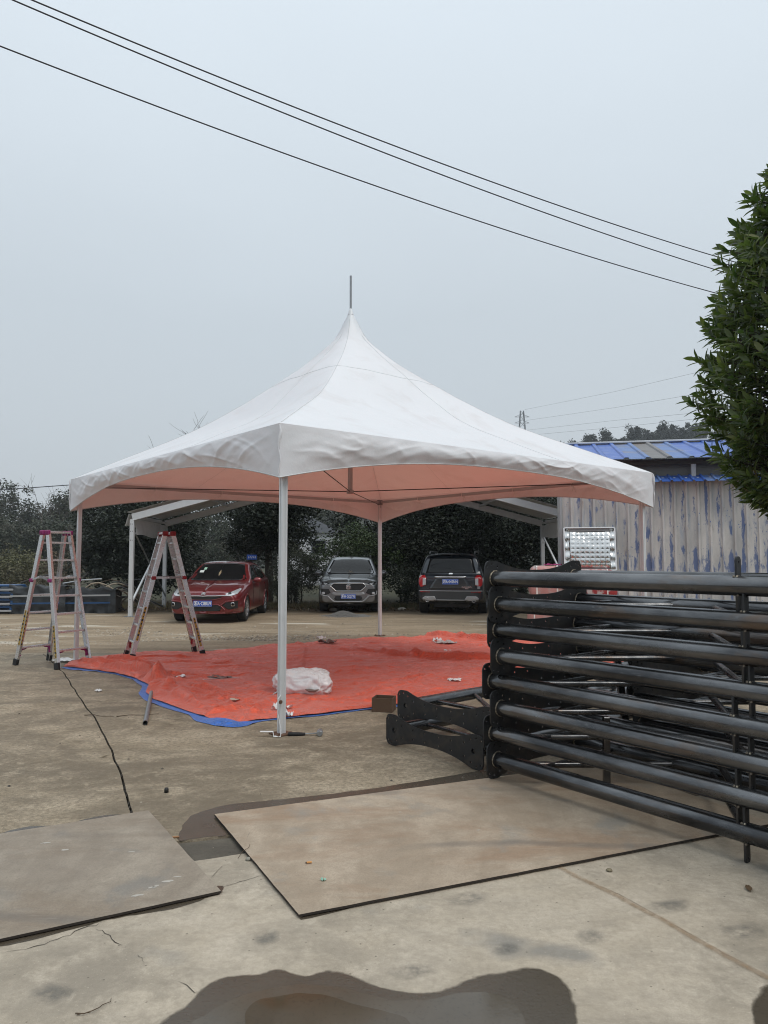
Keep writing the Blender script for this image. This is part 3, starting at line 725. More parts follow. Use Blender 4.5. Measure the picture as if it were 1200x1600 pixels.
NE, FE = arc(near_px, NU), arc(far_px, NU)
ridges = []
for a, b, h, wd in (((520, 1020), (600, 1024), .05, .06), ((600, 1024), (650, 1031), .09, .07), ((650, 1031), (800, 1038), .12, .08), ((665, 994), (720, 1000), .10, .07), ((720, 1000), (775, 1005), .10, .07), ((715, 1008), (775, 1014), .035, .06),
                    ((470, 1066), (478, 1012), .03, .035), ((290, 1064), (430, 1057), .018, .03), ((240, 1066), (300, 1082), .07, .09), ((300, 1082), (420, 1090), .03, .07), ((330, 1120), (405, 1108), .05, .07),
                    ((405, 1108), (440, 1092), .03, .06), ((130, 1040), (215, 1048), .09, .06), ((170, 1036), (230, 1041), .08, .05), ((150, 1044), (235, 1058), .09, .05), ((185, 1046), (240, 1060), .07, .04), ((250, 1085), (330, 1112), .05, .04), ((270, 1080), (390, 1104), .05, .04), ((262, 1070), (350, 1088), .05, .04), ((262, 1078), (300, 1100), .05, .05), ((340, 1118), (360, 1104), .06, .05),
                    ((500, 1080), (640, 1064), .02, .05), ((540, 1095), (700, 1058), .02, .05), ((380, 1040), (620, 1040), .012, .04)):
    ridges.append((P(*a).xy, P(*b).xy, h, wd))
_rr = random.Random(77)
for _ in range(75):
    px_, py_ = _rr.uniform(140, 780), _rr.uniform(1002, 1115); q_ = P(px_, py_).xy; an_ = _rr.gauss(.15, .55); ln_ = _rr.uniform(.25, 1.1)
    ridges.append((q_, q_ + Vector((math.cos(an_), math.sin(an_))) * ln_, _rr.uniform(.010, .030), _rr.uniform(.018, .04)))
lumps = [(P(247, 1064).xy, 0.20, 0.20), (P(238, 1078).xy, 0.12, 0.2), (P(262, 1080).xy, 0.10, 0.16), (P(352, 1122).xy, 0.05, 0.14), (P(398, 1118).xy, 0.05, 0.1), (P(508, 1006).xy, 0.05, 0.12), (P(215, 1046).xy, 0.06, 0.2)]
def tarp_grid():
    U_, V_ = np.meshgrid(np.arange(NU + 1) / NU, np.arange(NV + 1) / NV); E0 = np.array([tuple(q) for q in NE]); E1 = np.array([tuple(q) for q in FE])
    f = (V_ ** 1.15)[..., None]; XY = E0[None] * (1 - f) + E1[None] * f
    jit = np.array([(noise.noise(Vector((i / NU * 30, 1, 0))), noise.noise(Vector((i / NU * 30, 5, 0)))) for i in range(NU + 1)]) * .016
    XY = XY + jit[None] * np.clip(1 - V_ * 8, 0, 1)[..., None]
    xy = XY.reshape(-1, 2); z = np.empty(len(xy)); wn = np.empty(len(xy)); ln = np.empty(len(xy))
    for k, (x, y) in enumerate(xy.tolist()):
        z[k] = 0.028 * (noise.noise(Vector((x * .9, y * 1.3, 11))) + .3) + 0.026 * max(0, ridged(Vector((x * 1.1 + y * .5, y * 0.9 - x * .3, 2)), 0.9)) ** 2 + 0.022 * max(0, ridged(Vector((x * 1.4 - y, y * 1.9, 7)), 1.3)) ** 3 + 0.014 * max(0, ridged(Vector((x * .6 + y * .3, y * 2.6, 17)), 1.2)) ** 3 + 0.004 * noise.noise(Vector((x * 6, y * 6, 0)))
        wn[k] = noise.noise(Vector((x * 2.2, y * 2.2, 3))); ln[k] = noise.noise(Vector((x * 9, y * 9, 4)))
    for a, b, h, wd in ridges:
        a_ = np.array(tuple(a)); ab = np.array(tuple(b - a)); L2 = ab @ ab; t = np.clip(((xy - a_) @ ab) / L2, 0, 1); dv = xy - a_ - t[:, None] * ab
        sd = (ab[0] * dv[:, 1] - ab[1] * dv[:, 0]); d = np.sqrt((dv ** 2).sum(1)) + .012 * wn; ww = np.where(sd < 0, wd * .5, wd * 1.5)    # steep towards the viewer, slack behind
        z += h * np.exp(-(d / ww) ** 2) * (.65 + .35 * np.sin(t * 3.14))
    for c_, h, r in lumps:
        d = np.sqrt(((xy - np.array(tuple(c_))) ** 2).sum(1)); z += h * np.clip(1 - d / r, 0, 1) ** 1.2 * (1 + .5 * ln)
    z = 0.012 + np.maximum(0, z) * np.minimum(1, V_.ravel() * 22 + .25) - 0.018 * np.clip((xy[:, 1] - 12.4) / 2.4, 0, 1)
    W_ = NU + 1; i = np.arange(NU); j = np.arange(NV)[:, None]; q = np.stack([j * W_ + i, j * W_ + i + 1, (j + 1) * W_ + i + 1, (j + 1) * W_ + i], -1).reshape(-1, 4)
    return np.concatenate([xy - np.array([Ct.x, Ct.y]), z[:, None]], 1), q
tarp = thing('tarpaulin', 'crumpled orange red tarpaulin with blue edges spread under the tent', 'tarpaulin', (Ct.x, Ct.y, 0))
_V, _F = tarp_grid(); link('red_sheet', np_mesh('red_sheet', _V, _F, True), M_TARP, tarp)
def hem_pt(u, v):
    i = min(NU, int(round(u * NU))); p = NE[i]; a, b = NE[max(0, i - 2)], NE[min(NU, i + 2)]; t = (b - a).normalized(); n_ = Vector((t.y, -t.x))
    wd = 0.030 + 0.022 * max(0, noise.noise(Vector((u * 9, 2, 2))))
    for c_, s_, h_ in ((0.03, 0.03, 0.08), (0.20, 0.03, .05), (0.27, 0.05, 0.06), (0.34, 0.04, 0.05), (0.405, 0.018, 0.09), (0.435, 0.020, 0.13), (0.60, .03, .06), (.66, .02, .07)): wd += h_ * math.exp(-((u - c_) / s_) ** 2)
    p = p + n_ * (wd * (1 - v) - 0.16 * v)
    z = 0.005 + 0.012 * (1 - v) * max(0, noise.noise(Vector((p.x * 7, p.y * 7, 1)))) + 0.05 * math.exp(-((u - 0.43) / 0.018) ** 2) * math.sin(min(1, v * 1.5) * 3.1)
    return (p.x, p.y, z)
MB().grid(hem_pt, NU, 6).build('blue_edge', M_TBLUE, tarp, world=True)

# ================================================================== SMALL THINGS ON THE TARP AND SLAB
M_BAG = simple('white plastic sack', (0.74, 0.74, 0.74), 0.28, 0, 0.05, 9, 0.35, 26, 0.012, (0.62, 0.59, 0.58), 0.55, 0.75)
M_PAPER = simple('white polythene scrap', (0.76, 0.76, 0.75), 0.4, 0, 0.1, 12)
M_SCRAP = simple('grey brown plastic wrapper', (0.17, 0.12, 0.10), 0.4, 0, 0.4, 20)
def sack():
    c = P(474, 1088); t = thing('plastic_sack', 'stuffed white plastic sack lying on the tarpaulin behind the front pole', 'sack', (c.x, c.y + .06, 0.012), math.radians(-4))
    def f(u, v):
        th = u * 2 * math.pi; ph = (v - .5) * math.pi
        sg = lambda q, e: math.copysign(abs(q) ** e, q)
        x = sg(math.cos(ph), .7) * sg(math.cos(th), .55) * .33; y = sg(math.cos(ph), .7) * sg(math.sin(th), .55) * .22; z = sg(math.sin(ph), .8) * .15
        q = Vector((x * 4, y * 4, z * 4)); k = 1 + 0.14 * noise.noise(q) + 0.10 * ridged(Vector((q.x * 1.4, q.y * 1.4, q.z * 2)), 1.2) - 0.09 * max(0, ridged(Vector((q.x * 1.5 + q.z * 1.2, q.y * 1.3 - q.x * .8, q.z * .9 + 9)), 1.2)) ** 4 + .03 * ridged(Vector((q.x * 4, q.y * 4, q.z * 5)), 1.1)
        return (x * k, y * k, max(0.004, z * k + .14))
    MB().grid(f, 140, 70).build('filled_bag', M_BAG, t)
    k = MB()
    for s_ in (-1, 1): k.grid(lambda u, v, s_=s_: (-.28 - .10 * u, -.15 + .12 * (v - .5) + .02 * math.sin(u * 9), .05 - .045 * u + .02 * noise.noise(Vector((u * 5, v * 5, s_)))), 8, 8)
    k.build('torn_flap', M_BAG, t)
    k = MB(); k.tube([(.06, -.245, .10), (.11, -.26, .09), (.17, -.255, .085), (.21, -.235, .10)], [.006, .02, .016, .004], 6); k.build('tear', M_SCRAP, t)
sack()
def scrap(name, px, py, wd, dp, h, mat, label, cat, seed, z0=0.016, group=None, rot=None):
    c = P(px, py); r = random.Random(seed)
    def f(u, v):
        x, y = (u - .5), (v - .5); q = Vector((x * 3.2 + seed, y * 3.2, seed * .37))
        d = 0.5 + 0.35 * noise.noise(Vector((math.atan2(y, x) * 1.1, seed, 0)))
        return (x * wd * 2 * d, y * dp * 2 * d, h * (0.12 + 0.75 * abs(noise.noise(q * .8)) * 1.5 + 0.3 * abs(noise.noise(q * 2.1))))
    o = MB().grid(f, 16, 12, smooth=False).build(name, mat); o.location = (c.x, c.y, z0); o.rotation_euler = (0, 0, r.uniform(-.5, .5) if rot is None else rot)
    return tag(o, label, cat, group)
scrap('polythene_scrap', 265, 1046, .26, .13, .05, M_PAPER, 'crumpled white polythene scrap near the raised corner fold of the tarpaulin', 'scrap', 1, .03)
scrap('polythene_scrap', 284, 1063, .2, .12, .05, M_PAPER, 'thin white polythene strip at the end of the tape on the tarpaulin', 'scrap', 2, .02)
scrap('plastic_wrapper', 342, 1063, .30, .14, .05, M_SCRAP, 'flat brown plastic wrapper lying beside the white tape', 'wrapper', 3, .02)
scrap('plastic_wrapper', 510, 1009, .30, .22, .10, M_SCRAP, 'dark crumpled wrapper near the back edge of the tarpaulin', 'wrapper', 4, .04)
scrap('polythene_scrap', 501, 1003, .16, .12, .08, M_PAPER, 'small white scrap touching the dark wrapper at the back of the tarpaulin', 'scrap', 5, .05)
scrap('plastic_wrapper', 697, 1009, .36, .22, .06, simple('pale grey wrapper', (.42, .38, .36), .4, 0, .3, 15), 'long pale grey wrapper lying on the far fold of the tarpaulin', 'wrapper', 6, .04)
scrap('polythene_scrap', 683, 1006, .16, .12, .08, M_PAPER, 'white curl of polythene at the end of the pale grey wrapper', 'scrap', 7, .04)
scrap('polythene_scrap', 702, 1021, .16, .1, .04, M_PAPER, 'thin white shred in front of the pale grey wrapper', 'scrap', 8, .03)
scrap('paper_scrap', 711, 1067, .17, .12, .05, M_PAPER, 'folded white paper scrap on the tarpaulin beside the low trusses', 'scrap', 9, .025)
scrap('paper_scrap', 154, 1081, .07, .06, .05, M_PAPER, 'small white paper ball on the slab left of the tarpaulin', 'scrap', 10, .001)
scrap('polythene_scrap', 103, 1034, .36, .2, .06, M_PAPER, 'white polythene bundle under the ladder with magenta clips', 'scrap', 11, .012)
scrap('paper_scrap', 368, 1101, .14, .07, .02, simple('buff paper', (.5, .42, .33), .7), 'buff paper slip near the front corner of the tarpaulin', 'scrap', 12, .05)
scrap('fabric_offcut', 440, 1112, .15, .14, .11, M_BAG, 'white fabric offcut bunched round the foot of the front pole', 'fabric offcut', 13, .012)
scrap('fabric_offcut', 449, 1122, .10, .10, .07, M_BAG, 'pale fabric lump just right of the foot of the front pole', 'fabric offcut', 14, .012)
pts = [P(285, 1062, .03), P(310, 1062, .03), P(340, 1060, .035), P(380, 1058, .03), P(430, 1056, .025)]
tag(MB().tube(pts, 0.011, 5, flat=0.4).build('white_tape', simple('white tape', (.7, .55, .52), .6)), 'thin white tape lying across the tarpaulin towards the sack', 'tape')
# bent strip leaning at the front pole
def strip_bar(mb, pts, wd, th, side):
    for a, b in zip(pts[:-1], pts[1:]):
        d = (Vector(b) - Vector(a)).normalized(); mb.bar(Vector(a) - d * th * .45, Vector(b) + d * th * .45, wd, th, tuple(d.cross(Vector(side)).normalized()), 0, 0.0015)
c = P(438, 1148)
t = thing('bent_strip', 'bent white metal strip propped against the foot of the front pole', 'metal strip', (c.x, c.y, 0))
m = MB(); strip_bar(m, [(.006, -.045, .36), (-.016, -.050, .33), (-.016, -.055, .20), (.014, -.07, .07), (.014, -.085, .006), (-.048, -.085, .006), (-.056, -.075, .045), (-.168, -.07, .045)], 0.032, 0.006, (0.2, -1, 0.0))
m.build('strip', simple('white painted steel', (.72, .73, .73), .4), t)
m = MB(); m.tube([(.006, -.055, .30), (.006, -.028, .30)], .016, 12); m.build('pivot_bolt', M_RUST, t)
# hammer
a = P(450, 1150); t = thing('hammer', 'mallet with black grip and steel head lying in front of the front pole', 'hammer', (a.x, a.y, 0), math.radians(3))
MB().tube([(0, 0, .017), (.01, 0, .017), (.10, 0, .016), (.155, 0, .016)], [.013, .017, .0165, .012], 12).build('grip', M_RUB, t)
MB().tube([(.15, 0, .017), (.29, 0, .024)], .0065, 10).build('shaft', M_GALV, t)
m = MB(); m.tube([(.285, -.045, .027), (.285, -.04, .027), (.285, .04, .027), (.285, .045, .027)], [.022, .027, .027, .022], 16); m.tube([(.26, 0, .026), (.285, 0, .027)], .012, 10); m.build('head', M_GALV, t)
# loose tube by the tarp
a, b = P(235, 1090, .02), P(227, 1130, .02); t = thing('loose_tube', 'short grey steel tube sticking out from under the tarpaulin', 'steel tube', (b.x, b.y, 0))
d = a - b; m = MB(); m.tube([(0, 0, .022), (d.x * 1.25, d.y * 1.25, .022)], .0215, 14, caps=False); m.tube([(d.x * 1.25, d.y * 1.25, .022), (0, 0, .022)], .017, 14, caps=False); m.build('tube_wall', M_GALV, t)
dn = d.normalized(); m = MB(); m.tube([(-dn.x * .004, -dn.y * .004, .022), (dn.x * .01, dn.y * .01, .022)], .0235, 14, caps=False); m.build('rim', M_RUST, t)
# open brown box
a = P(600, 1113); t = thing('open_box', 'open rusty brown box section standing at the edge of the tarpaulin', 'box', (a.x, a.y + .09, 0.0), math.radians(-14))
M_BOX = simple('brown rusted sheet', (0.105, 0.062, 0.036), 0.75, 0.1, 0.3, 9, 0.2, 60, .003)
for i, (cx, cy, sx, sy) in enumerate(((-.105, 0, .008, .18), (.105, 0, .008, .18), (0, -.09, .218, .008), (0, .09, .218, .008))):
    MB().box((cx, cy, .072), (sx, sy, .144), None, 0, .002).build('side_panel', M_BOX, t)
MB().box((0, 0, .008), (.2, .17, .006)).build('bottom_panel', M_BOX, t)

# litter on the slabs
def small(name, mb, mat, px, py, z, label, cat, rz=0.0, group=None):
    o = mb.build(name, mat); c = P(px, py, z); o.location = (c.x, c.y, z); o.rotation_euler = (0, 0, rz); return tag(o, label, cat, group)
M_TWIG = simple('dry twig', (.075, .05, .03), .85, 0, .3, 30)
def twig(pts, r=.0016):
    m = MB(); m.tube(pts, [r * (1 - .6 * i / len(pts)) for i in range(len(pts))], 5); return m
t = thing('cigarette_butt', 'orange cigarette butt on the right steel sheet', 'cigarette butt', P(484, 1349, .02), 0.15)
MB().tube([(-.016, 0, .0055), (.010, 0, .0055)], .0048, 8).build('filter', simple('orange filter paper', (.55, .26, .08), .8), t)
MB().tube([(-.022, 0, .005), (-.0165, 0, .005)], [.0035, .0045], 8).build('ash_end', M_BLK, t)
scrap('foil_wrapper', 505, 1382, .024, .02, .018, simple('pale green foil', (.30, .52, .42), .4), 'tiny crumpled pale green foil wrapper on the right steel sheet', 'wrapper', 21, .0185)
small('bottle_cap', MB().lathe([(0, .03), (.012, .03), (.015, .02), (.015, 0), (0, 0)], 12), M_BLK, 260, 1238, 0.001, 'small black plastic cap standing on the worn slab', 'cap')
def leafy(px, py, s, label, seed, z=.001, col=(.10, .062, .03)):
    m = MB(); m.grid(lambda u, v: ((u - .5) * s, (v - .5) * s * .45 * math.sin(math.pi * (u * .94 + .03)), .003 + .012 * abs(noise.noise(Vector((u * 3, v * 3, seed)))) + .3 * s * (v - .5) ** 2), 8, 4)
    return small('fallen_leaf', m, simple('dry leaf', col, .8, 0, .25, 40), px, py, z, label, 'fallen leaf', seed * 1.3)
leafy(1170, 1390, .07, 'curled brown leaf on the pale slab below the pipe stack', 1)
leafy(1157, 1291, .035, 'small orange leaf on the slab just behind the lowest pipe', 2, col=(.42, .17, .03))
leafy(163, 1183, .05, 'flat pale leaf on the worn slab left of the curved joint', 3, col=(.2, .16, .1))
small('twig', twig([(0, 0, .004), (.03, -.012, .006), (.055, -.004, .008), (.075, .012, .007), (.085, .03, .006), (.11, .045, .005), (.108, .07, .004)], .0022), M_TWIG, 118, 1585, .001, 'curled dry twig lying on the pale slab left of the puddle', 'twig', .2)
small('twig', twig([(0, 0, .003), (.02, .001, .006), (.045, .006, .004)]), M_TWIG, 120, 1587, .001, 'short dry twig under the curled one left of the puddle', 'twig', .1)
small('twig', twig([(0, 0, .004), (.10, .016, .01), (.2, -.01, .006), (.32, .03, .004)], .004), M_TWIG, 132, 1118, .001, 'crooked twig lying across the curved slab joint', 'twig', -.25)
small('twig', twig([(0, 0, .004), (.12, .03, .01), (.26, .03, .006), (.4, .09, .004)], .004), M_TWIG, 182, 1120, .001, 'long thin twig on the slab near the loose steel tube', 'twig', .1)
small('twig', twig([(0, 0, .004), (.02, .05, .02), (.05, .09, .024), (.05, .15, .02)]), M_TWIG, 372, 1342, .001, 'short twig standing against the edge of the right steel sheet', 'twig', .1)
small('wood_chip', MB().box((0, 0, .004), (.05, .012, .008), None, 0, .002), simple('wood chip', (.28, .15, .07), .8), 273, 1309, .002, 'thin brown wood chip beside the left steel sheet', 'wood chip', .3)
small('stone', MB().lathe([(0, .016), (.012, .013), (.016, .005), (.010, 0)], 7), simple('grey stone', (.25, .24, .2), .85), 388, 1344, .001, 'small grey stone touching the right steel sheet', 'stone')
small('stone', MB().lathe([(0, .012), (.013, .010), (.017, .004), (.010, 0)], 7), simple('ochre stone', (.2, .17, .11), .85), 952, 1361, .001, 'small ochre stone on the pale slab in front of the right sheet', 'stone')

# ================================================================== STEEL SHEETS ON THE GROUND
def sheet_mat(name, base, c2, c3, blue):
    m, t, b = node_mat(name); N = NT(m)
    col = N.mix(N.ramp(N.noise(1.6, 7, 0.65, (1.6, .7, 1), .5), 0.40, 0.58), base, c2)
    col = N.mix(N.ramp(N.noise(4.5, 7, 0.72, (1, 1.5, 1), .4), 0.42, 0.62, 0, .45), col, tuple(x * .68 for x in base))
    col = N.mix(N.ramp(N.noise(0.9, 7, 0.70, (.7, 1.8, 1), .7), 0.48, 0.64, 0, .62), col, c3)
    col = N.mix(N.ramp(N.noise(2.1, 4, 0.6, None, .3), 0.57, 0.68, 0, .6), col, blue)
    col = N.mix(N.ramp(N.noise(60, 5, 0.75, (1, .6, 1)), 0.50, 0.68, 0, .28), col, tuple(x * .6 for x in base))
    col = N.mix(N.ramp(N.noise(34, 4, 0.75), 0.66, 0.74, 0, .5), col, (.5, .47, .42))
    ring = N.n('TexWave'); ring.wave_type = 'RINGS'; ring.inputs['Scale'].default_value = .32; ring.inputs['Distortion'].default_value = 3.0; ring.inputs['Detail'].default_value = 3; ring.inputs['Detail Scale'].default_value = 1.2; N.l(N.co, ring.inputs['Vector'])
    col = N.mix(N.math('MULTIPLY', N.ramp(ring.outputs['Fac'], .965, 1.0, 0, .5), N.ramp(N.noise(1.2, 2), .45, .6)), col, (.13, .12, .11))
    col = N.mix(N.ramp(N.noise(120, 3, .7), .35, .7, 0, .38), col, tuple(x * .5 for x in base))
    sc_ = N.noise(3.0, 3, .6, (1.2, 46, 1)); col = N.mix(N.math('MULTIPLY', N.ramp(sc_, .64, .70, 0, .4), N.ramp(N.noise(1.1, 2), .48, .58)), col, (.5, .47, .42))
    sc2 = N.noise(3.0, 3, .6, (52, 1.6, 1)); col = N.mix(N.math('MULTIPLY', N.ramp(sc2, .66, .71, 0, .5), N.ramp(N.noise(1.7, 2), .50, .6)), col, (.10, .09, .08))
    N.l(col, b.inputs['Base Color']); b.inputs['Metallic'].default_value = 0.0
    N.l(N.ramp(N.noise(1.5, 6), .35, .65, .55, .78), b.inputs['Roughness']); N.bump(b, N.noise(22, 6, .7), .12, .006)
    b.inputs['Specular IOR Level'].default_value = 0.35
    return m
M_SH1 = sheet_mat('weathered grey steel sheet', (.27, .226, .176), (.355, .305, .242), (.205, .155, .108), (.19, .185, .172))
M_SH2 = sheet_mat('rust-tinted steel sheet', (.36, .288, .212), (.46, .378, .288), (.27, .165, .098), (.26, .255, .23))
def sheet(label, pts, mat, marks=()):
    cx = sum(p.x for p in pts) / 4; cy = sum(p.y for p in pts) / 4
    t = thing('steel_sheet', label, 'steel sheet', (cx, cy, 0), 0, 'large steel sheets lying on the concrete')
    ed = []
    for i in range(4):
        a, b = pts[i], pts[(i + 1) % 4]; n_ = 26
        for k in range(n_):
            q = a.lerp(b, k / n_); ed.append((q.x - cx + (.003 * noise.noise(Vector((q.x * 8, q.y * 8, 0))) if k else 0), q.y - cy + (.003 * noise.noise(Vector((q.x * 8, q.y * 8, 5))) if k else 0)))
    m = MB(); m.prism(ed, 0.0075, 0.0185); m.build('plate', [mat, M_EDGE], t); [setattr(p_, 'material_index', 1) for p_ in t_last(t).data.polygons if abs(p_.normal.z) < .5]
    for i, (px, py, l, wd, rz) in enumerate(marks):
        q = P(px, py, .0185); pl = []
        for k in range(14):
            th = k * 2 * math.pi / 14; r = 1 + .5 * noise.noise(Vector((math.cos(th) * 2, math.sin(th) * 2, i * 3.3)))
            pl.append((math.cos(th) * l * r, math.sin(th) * wd * r))
        o = MB().add([(x, y, 0) for x, y in pl], [tuple(range(14))]).build('paint_splash', M_SPLASH, t)
        o.location = (q.x - cx, q.y - cy, .0195); o.rotation_euler = (0, 0, rz)
    # off-cuts of batten the sheet rests on
    for k in range(4):
        q = (pts[0].lerp(pts[1], (k % 2) * .7 + .15)).lerp(pts[3].lerp(pts[2], (k % 2) * .7 + .15), .2 + .6 * (k // 2))
        MB().box((q.x - cx, q.y - cy, .004), (.3, .05, .0066)).build('batten', M_TWIG, t)
t_last = lambda t: kids(t)[-1]
M_EDGE = simple('rusted sheet edge with painted shadow', (.022, .016, .012), .8, 0, .3, 20)  # rust taken near black to paint in the shadow line along the sheet edge
M_SPLASH = simple('white paint splash', (.40, .375, .33), .75, 0, .25, 60)
zt = .0185
a, b, c0 = P(232, 1266, zt), P(345, 1392, zt), P(0, 1467, zt); c_ = b + (c0 - b) * 1.9
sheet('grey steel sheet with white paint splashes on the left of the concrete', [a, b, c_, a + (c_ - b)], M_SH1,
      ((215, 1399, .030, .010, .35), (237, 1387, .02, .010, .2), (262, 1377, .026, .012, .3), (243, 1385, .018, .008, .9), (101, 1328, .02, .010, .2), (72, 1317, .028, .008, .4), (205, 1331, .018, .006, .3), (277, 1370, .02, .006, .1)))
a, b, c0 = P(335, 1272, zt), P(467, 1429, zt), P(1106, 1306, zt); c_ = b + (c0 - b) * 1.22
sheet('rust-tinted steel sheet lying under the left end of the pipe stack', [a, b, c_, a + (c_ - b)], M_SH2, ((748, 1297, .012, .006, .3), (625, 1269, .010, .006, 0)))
# ================================================================== BLACK STEEL TRUSSES
def steel_mat():
    m, t, b = node_mat('black mill-scale steel pipe'); N = NT(m).scatter()
    col = N.mix(N.ramp(N.noise(5, 6, .65, (.25, 1, 1)), .4, .65), (.060, .062, .066), (.195, .198, .203))
    col = N.mix(N.ramp(N.noise(3.2, 7, .7, (.5, 1.4, 1.4), .4), .53, .68, 0, .6), col, (.155, .105, .072))
    col = N.mix(N.ramp(N.noise(42, 4, .7, (.4, 1, 1)), .60, .72, 0, .5), col, (.20, .20, .20))
    N.l(col, b.inputs['Base Color']); b.inputs['Metallic'].default_value = .9
    N.l(N.ramp(N.noise(7, 6, .65, (.2, 1, 1)), .3, .7, .14, .34), b.inputs['Roughness'])
    N.bump(b, N.noise(55, 5, .65, (.3, 1, 1)), .10, .003); return m
M_PIPE = steel_mat()
M_PLATE = simple('black steel plate', (.032, .033, .035), .45, .5, .3, 7, .08, 90, .002, (.065, .056, .048), .50, .66)
M_WELD = simple('weld bead', (.16, .13, .10), .5, .6, .5, 90, .6, 120, .004, (.40, .36, .28), .5, .6)
def holed_plate(name, outline, holes, thick):
    cu = bpy.data.curves.new(name, 'CURVE'); cu.dimensions = '2D'; cu.fill_mode = 'BOTH'; cu.extrude = thick / 2
    def spl(pts):
        s = cu.splines.new('POLY'); s.points.add(len(pts) - 1)
        for p, q in zip(s.points, pts): p.co = (q[0], q[1], 0, 1)
        s.use_cyclic_u = True
    spl(outline)
    for x, y, r, n in holes: spl([(x + r * math.cos(2 * math.pi * k / n), y + r * math.sin(2 * math.pi * k / n)) for k in range(n)])
    ob = bpy.data.objects.new(name, cu); C.objects.link(ob); dg_ = bpy.context.evaluated_depsgraph_get()
    me = bpy.data.meshes.new_from_object(ob.evaluated_get(dg_)); bpy.data.objects.remove(ob); bpy.data.curves.remove(cu); me.name = name; return me
CH = 0.92; HH, MH = 0.130, 0.060
ol = []
def half_h(u):
    a = abs(u)
    return MH + (HH - MH) * (min(1, max(0, (a - .04) / .40)) ** 2.0)
us = [-.50 + i * (1.0 / 36) for i in range(37)]
top_e = [(u, half_h(u)) for u in us]
ol = [(-.56, -.085), (-.56, .085), (-.545, .115), (-.525, .127)] + top_e + [(.525, .127), (.545, .115), (.56, .085), (.56, -.085), (.545, -.115), (.525, -.127)] + [(u, -h) for u, h in top_e[::-1]] + [(-.525, -.127), (-.545, -.115)]
hl = [(s * .46, 0, .022, 12) for s in (-1, 1)]
for s in (-1, 1):
    for q in (-1, 1): hl += [(s * .535, q * .09, .0085, 8), (s * .49, q * .104, .0085, 8), (s * .43, q * .085, .0085, 8), (s * .36, q * .05, .0085, 8), (s * .22, q * .038, .0085, 8), (s * .08, q * .034, .0085, 8)]
PLATE = holed_plate('end_plate', ol, hl, .010)
# plate outline is in (y, z): stand it up across the pipes
PLATE.transform(Matrix(((0, 0, 1, 0), (1, 0, 0, CH / 2), (0, 1, 0, 0), (0, 0, 0, 1))))
lol = [(.024 * math.cos(a), .135 + .024 * math.sin(a)) for a in [i * math.pi / 8 for i in range(9)]] + [(-.024, -.135)][:0] + [(.024 * math.cos(a), -.135 + .024 * math.sin(a)) for a in [math.pi + i * math.pi / 8 for i in range(9)]]
LUG = holed_plate('lug', lol, [(0, .128, .007, 8), (0, -.128, .007, 8)], .012)
LUG.transform(Matrix(((0, 0, 1, 0), (1, 0, 0, 0), (0, 1, 0, 0), (0, 0, 0, 1))))
TL, PR = 3.7, .054
def ring(m, x, y, r, t, seed, seg=20):
    r_ = random.Random(seed); pts = []
    vs = []; fs = []
    for i in range(seg):
        a = 2 * math.pi * i / seg
        for k in range(5):
            b = 2 * math.pi * k / 5; rr = r + t * math.cos(b) * r_.uniform(.6, 1.3)
            vs.append((x + t * math.sin(b) * r_.uniform(.7, 1.4), y + rr * math.cos(a), rr * math.sin(a)))
    for i in range(seg):
        for k in range(5):
            fs.append((i * 5 + k, i * 5 + (k + 1) % 5, ((i + 1) % seg) * 5 + (k + 1) % 5, ((i + 1) % seg) * 5 + k))
    m.add(vs, fs, True)
chord_m = [MB().tube([(.006 + (TL - .012) * i / 14, CH * j, 0) for i in range(15)], PR, 26).mesh('chord') for j in (0, 1)]
weld_m = []
for j in (0, 1):
    m = MB(); ring(m, .010, CH * j, PR, .0065, 3 + j); ring(m, TL - .010, CH * j, PR, .0065, 5 + j)
    r_ = random.Random(9 + j)
    for q in (-1, 1):
        for k in range(6): m.lathe([(0, .007), (.006, .004), (.008, -.004)], 6, Matrix.Translation((1.80 + r_.uniform(-.02, .012), CH * j + r_.uniform(-.03, .03), q * (PR - .003))))
    weld_m.append(m.mesh('weld_bead'))
br = []
nseg = 4; d_ = TL / nseg
for i in range(nseg):
    x0, x1 = i * d_ + .22, (i + 1) * d_ - .08
    a, b = ((x0, PR * .7, 0), (x1, CH - PR * .7, 0)) if i % 2 == 0 else ((x0, CH - PR * .7, 0), (x1, PR * .7, 0))
    br.append(MB().tube([a, b], .021, 10).mesh('web_brace'))
br.append(MB().tube([(.35, PR * .7, 0), (.35, CH - PR * .7, 0)], .019, 10).mesh('web_brace'))
br.append(MB().tube([(TL - .35, PR * .7, 0), (TL - .35, CH - PR * .7, 0)], .019, 10).mesh('web_brace'))
def truss(label, x, y, z, rotz, group):
    t = thing('steel_truss', label, 'steel truss', (x, y, z), rotz, group)
    for j in (0, 1):
        c_ = link('chord', chord_m[j], M_PIPE, t); link('weld_bead', weld_m[j], M_WELD, c_, 'stuff')
        o = link('end_plate', PLATE, M_PLATE, t); o.location = (j * TL, 0, 0)
        o = link('lug', LUG, M_PLATE, t); o.location = (1.80, CH * j, 0)
    for b in br: link('web_brace', b, M_PIPE, t)
    return t
ax = Vector((.6125, -.790)); tr = Vector((.790, .6125)); RA = math.atan2(ax.y, ax.x)
ordn = ['topmost', 'second from the top', 'third from the top', 'fourth from the top', 'fifth from the top', 'sixth from the top', 'seventh from the top', 'lowest']
stg = [-.02, .022, .004, .034, -.05, .024, -.045, -.012]
for i in range(8):
    z = .152 + .1855 * (7 - i); s = stg[i]
    truss('black pipe truss with bow-shaped end plate, %s in the near stack' % ordn[i], .82 + ax.x * s, 5.40 + ax.y * s, z, RA + math.radians([.25, -.2, .1, .3, -.3, .15, -.15, 0][i]), 'black pipe trusses stacked on the steel sheet')
